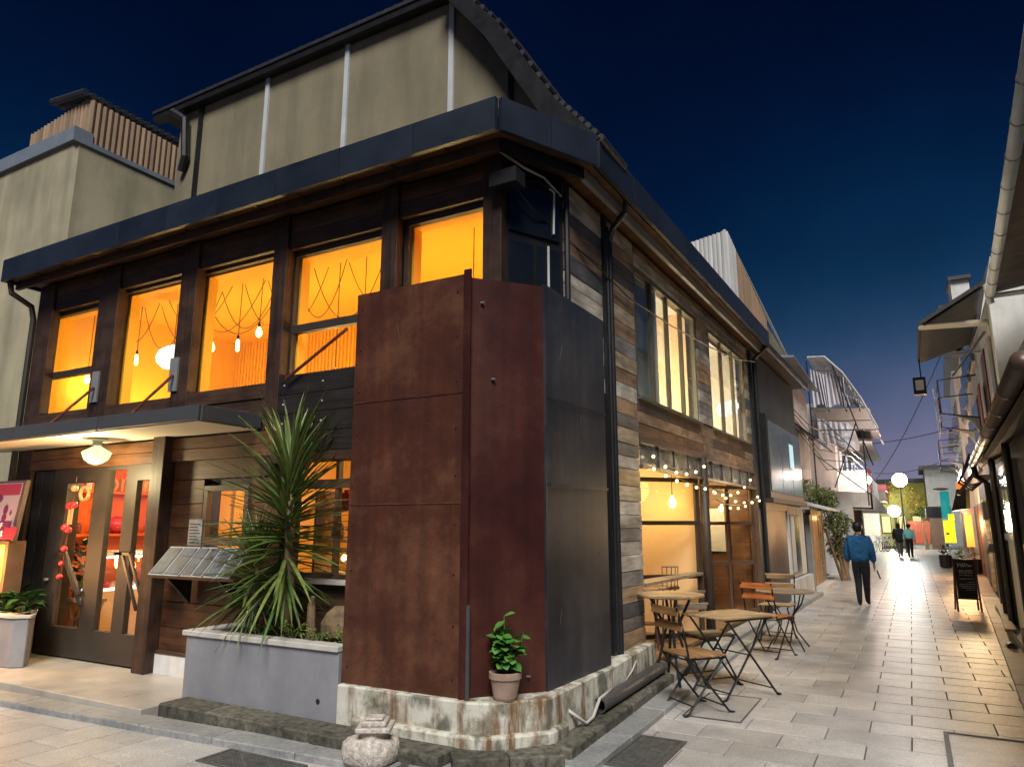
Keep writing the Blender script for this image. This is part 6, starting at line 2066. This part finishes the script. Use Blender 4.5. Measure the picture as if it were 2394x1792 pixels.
tag(MB().extr([(1.06, 13.0, .16), (1.30, 17.0, .16), (1.42, 17.0, .16), (1.20, 13.0, .16)], (0, 0, .04)).build('door_plank', M['slat_grey']), 'grey plank step along the right-hand doorways', 'step')

for k, (x, y, r, h) in enumerate(((1.05, 33, .22, .5), (1.45, 31, .18, .45), (1.75, 29.5, .25, .5))):
    t = thing('pot_plant', ('dark pot plant furthest down the right kerb', 'grey-green tub on the right kerb', 'dark flowering tub nearest on the right kerb')[k], 'plant', (x, y, 0), 'pots along the right kerb')
    MB().lathe([(r * .7, 0), (r, .06), (r, h)], (x, y, 0.03), 12).build('pot', M[('black', 'coping', 'black')[k]], t)
    b = MB()
    for j in range(150):
        a, q = rnd.uniform(0, 6.28), rnd.random()
        c = Vector((x + r * q * math.cos(a), y + r * q * math.sin(a), h + .4 * rnd.random()))
        d = Vector((math.cos(a), math.sin(a), rnd.uniform(-.2, .9))).normalized()
        sd = d.cross(Vector((0, 0, 1))).normalized()
        b.add([c, c + d * .07 + sd * .03, c + d * .14, c + d * .07 - sd * .03], [(0, 1, 2, 3)])
    tag(b.build('leaf_clump', M[('darkleaf', 'herb', 'stone_white')[k]], t), kind='stuff')

# chalkboard A-frame
cb = thing('chalkboard', 'black chalkboard A-frame sign with red-brown legs on the alley', 'sign', (0, 0, 0))
for s in (-1, 1):
    MB().bar((s * .20, .0, 0), (s * .18, .10, 1.02), .035, .025, up=(0, 1, 0)).build('leg', M['red_wood'], cb)
    MB().bar((s * .20, .42, 0), (s * .17, .12, 1.0), .03, .02, up=(0, 1, 0)).build('leg', M['red_wood'], cb)
MB().bar((-.19, .098, 1.0), (.19, .098, 1.0), .03, .03, up=(0, 1, 0)).build('rail', M['red_wood'], cb)
MB().bar((-.19, .02, .25), (.19, .02, .25), .03, .03, up=(0, 1, 0)).build('rail', M['red_wood'], cb)
MB().extr([(-.17, .024, .265), (.17, .024, .265), (.165, .092, .985), (-.165, .092, .985)], (0, .01, 0)).build('board', M['chalkboard'], cb)
pf2 = lambda x, z: (x, .024 + (z - .265) * .0944 - .003, z)
rg = random.Random(8)
for (z, x, w, n_, h_) in ((.90, -.13, .2, 5, .03), (.86, -.12, .25, 6, .035), (.775, -.11, .24, 8, .022), (.735, -.11, .25, 8, .02), (.69, -.11, .24, 7, .018), (.62, -.11, .25, 10, .018), (.56, .02, .13, 6, .014),
                      (.52, -.12, .27, 12, .015), (.485, -.12, .28, 12, .015), (.45, -.1, .25, 10, .015), (.41, -.02, .16, 7, .014)):
    o = glyphs(cb, M['chalk'], x, z, w, h_ * 1.15, n_, pf2, rg, .24)
    o['kind'] = 'stuff'
cb.location = (.86, 17.15, 0)
cb.rotation_euler = (0, 0, R(4))

# overhead wires across the alley
for k, (p0, p1, s_, lab) in enumerate((((-1.9, 33, 5.0), (1.9, 31, 5.3), .15, 'thin wire crossing the alley level above the lamps'), ((-1.4, 40, 3.8), (1.7, 24, 7.6), .4, 'thin wire slanting up to the right-hand houses'),
                                       ((-1.6, 46, 4.6), (2.2, 46, 5.3), .3, 'thin wire strung just over the tall street lamp'))):
    p0, p1 = Vector(p0), Vector(p1)
    pts = [p0.lerp(p1, i / 10) - Vector((0, 0, s_ * 4 * (i / 10) * (1 - i / 10))) for i in range(11)]
    tag(MB().tube(pts, .016, 5).build('overhead_wire', M['black']), lab, 'wire', 'wires over the alley')

# ================================================================ people
def skin_mesh(name, verts, edges, radii, root=0, sub=2):
    me = bpy.data.meshes.new(name + '_cage')
    me.from_pydata(verts, edges, [])
    ob = bpy.data.objects.new(name + '_cage', me)
    COL.objects.link(ob)
    md = ob.modifiers.new('skin', 'SKIN')
    md.use_smooth_shade = True
    lay = me.skin_vertices[0].data
    for i, r in enumerate(radii):
        lay[i].radius = r if isinstance(r, tuple) else (r, r)
        lay[i].use_root = (i == root)
    sb = ob.modifiers.new('sub', 'SUBSURF')
    sb.levels = sb.render_levels = sub
    bpy.context.view_layer.update()
    out = bpy.data.meshes.new_from_object(ob.evaluated_get(bpy.context.evaluated_depsgraph_get()))
    bpy.data.objects.remove(ob)
    out.name = name
    return out


def person(label, x, y, rot, H, jk, tr, legs=((.02, .10), (-.02, -.10)), arms=((.05, .03), (-.05, -.02)), lean=0.0, hair='hair', hold=False, jacket_len=.80, bulk=1.0, long_hair=False):
    """figure facing local +y; legs/arms: (mid, end) swing in y for left, right"""
    t = thing('person', label, 'person', (0, 0, 0))
    k = H / 1.70
    V, E, RR = [], [], []

    def v(p, r):
        V.append((p[0] * k, p[1] * k, p[2] * k))
        RR.append(tuple(q * k for q in r) if isinstance(r, tuple) else r * k)
        return len(V) - 1
    pel = v((0, 0, .92), (.145, .115))
    wa = v((0, lean * .3, 1.08), (.135, .10))
    ch = v((0, lean * .7, 1.27), (.155, .11))
    nk0 = v((0, lean, 1.40), (.075, .07))
    nk1 = v((0, lean + .005, 1.47), (.050, .05))
    hd0 = v((0, lean + .02, 1.53), (.070, .080))
    hd1 = v((0, lean + .025, 1.60), (.078, .092))
    hd2 = v((0, lean + .02, 1.66), (.060, .070))
    E += [(pel, wa), (wa, ch), (ch, nk0), (nk0, nk1), (nk1, hd0), (hd0, hd1), (hd1, hd2)]
    for s, (m_, e_) in zip((-1, 1), legs):
        hp = v((s * .095, 0, .84), .105)
        kn = v((s * .075, m_, .49), .078)
        cf = v((s * .065, m_ * .4 + e_ * .6, .30), .068)
        an_ = v((s * .055, e_, .09), .050)
        to_ = v((s * .07, e_ + .15, .035), (.042, .03))
        E += [(pel, hp), (hp, kn), (kn, cf), (cf, an_), (an_, to_)]
    hands = []
    for s, (m_, e_) in zip((-1, 1), arms):
        sh_ = v((s * .185, lean, 1.36), .062)
        el = v((s * .235, m_ + lean * .5, 1.10), .045)
        wr = v((s * .245, e_, .86), .030)
        pa_ = v((s * .248, e_ + .01, .79), (.034, .018))
        E += [(ch, sh_), (sh_, el), (el, wr), (wr, pa_)]
        for q in range(4):
            f1 = v((s * .250, e_ - .022 + .018 * q, .735), .0095)
            f2 = v((s * .242, e_ - .020 + .019 * q, .695 + (.012 if q in (0, 3) else 0)), .008)
            E += [(pa_, f1), (f1, f2)]
        th_ = v((s * .235, e_ + .045, .775), .010)
        th2 = v((s * .230, e_ + .058, .735), .009)
        E += [(pa_, th_), (th_, th2)]
        hands.append((s * .265 * k, e_ * k, .72 * k))
    me = skin_mesh('body', V, E, RR, 0, 1)
    for m_ in (M['skin'], tr, M['shoe']):
        me.materials.append(m_)
    for p in me.polygons:
        z = p.center.z / k
        if z < .085:
            p.material_index = 2
        elif z < 1.0 and abs(p.center.x) < .205 * k:
            p.material_index = 1
    put('body', me, None, t)
    # top: follows torso and arms, ends at hem and cuffs
    V, E, RR = [], [], []
    b = bulk
    h0 = v((0, 0, jacket_len), (.165 * b, .135 * b))
    h1 = v((0, lean * .2, 1.02), (.185 * b, .145 * b))
    h2 = v((0, lean * .7, 1.26), (.195 * b, .15 * b))
    h3 = v((0, lean, 1.40), (.11, .10))
    h4 = v((0, lean, 1.455), (.070, .068))
    E += [(h0, h1), (h1, h2), (h2, h3), (h3, h4)]
    for s, (m_, e_) in zip((-1, 1), arms):
        a0 = v((s * .180, lean, 1.34), .074 * b)
        a1 = v((s * .232, m_ + lean * .5, 1.10), .066 * b)
        a2 = v((s * .246, e_, .87), .050 * b)
        E += [(h2, a0), (a0, a1), (a1, a2)]
    jm = skin_mesh('jacket', V, E, RR, 0, 2)
    jm.materials.append(jk)
    put('jacket', jm, None, t)
    hz = MB()
    c = (0, (lean + .012) * k, 1.60 * k)
    hz.lathe([(.02, .105), (.055, .098), (.088, .06), (.098, .0), (.094, -.06), (.075, -.10), (.05, -.115)], c, 16, k, k * 1.08)
    if long_hair:
        hz.lathe([(.085, .02), (.095, -.08), (.09, -.20), (.06, -.27)], (c[0], c[1] - .02, c[2]), 14, k, k * .8)
    hz.build('hair', M[hair], t, smooth=True)
    for s in (-1, 1):
        MB().ball((s * .083 * k, (lean + .03) * k, 1.585 * k), .022 * k, 8, 1.4).build('ear', M['skin'], t)
    MB().ball((0, (lean + .118) * k, 1.575 * k), .016 * k, 8, 1.5).build('nose', M['skin'], t)
    for s in (-1, 1):
        MB().ball((s * .03 * k, (lean + .105) * k, 1.60 * k), .011 * k, 8).build('eye', M['black'], t)
    MB().box(-.025 * k, .025 * k, (lean + .100) * k, (lean + .112) * k, 1.535 * k, 1.543 * k).build('mouth', M['red_wood'], t)
    t.location = (x, y, 0)
    t.rotation_euler = (0, 0, R(rot))
    return t, hands


pm_, hd = person('man in a blue fleece jacket and black trousers walking away up the alley', -1.03, 17.3, -4, 1.76, M['jacket_blue'], M['trousers'], legs=((.05, -.16), (.05, .14)), arms=((-.02, .05), (-.04, .06)), bulk=1.22, jacket_len=.83)
gl_ = MB().bar((-1.03 + .30, 17.38, .74), (-1.03 + .35, 17.40, .56), .05, .02).build('glove', M['midgrey'])
tag(gl_, 'grey glove held in the walking man\'s right hand', 'glove')
person('person in a black coat and grey trousers walking beside the aqua shirt', -.62, 43.3, 6, 1.78, M['trousers'], M['grey_trousers'], legs=((.03, -.06), (.03, .08)), bulk=1.2, jacket_len=.66, lean=.03, long_hair=True)
person('person in a pale aqua shirt and black trousers leaning to a companion', -.16, 43.0, -8, 1.74, M['shirt_aqua'], M['trousers'], legs=((.04, -.12), (.03, .12)), lean=.06, bulk=1.05, jacket_len=.9)
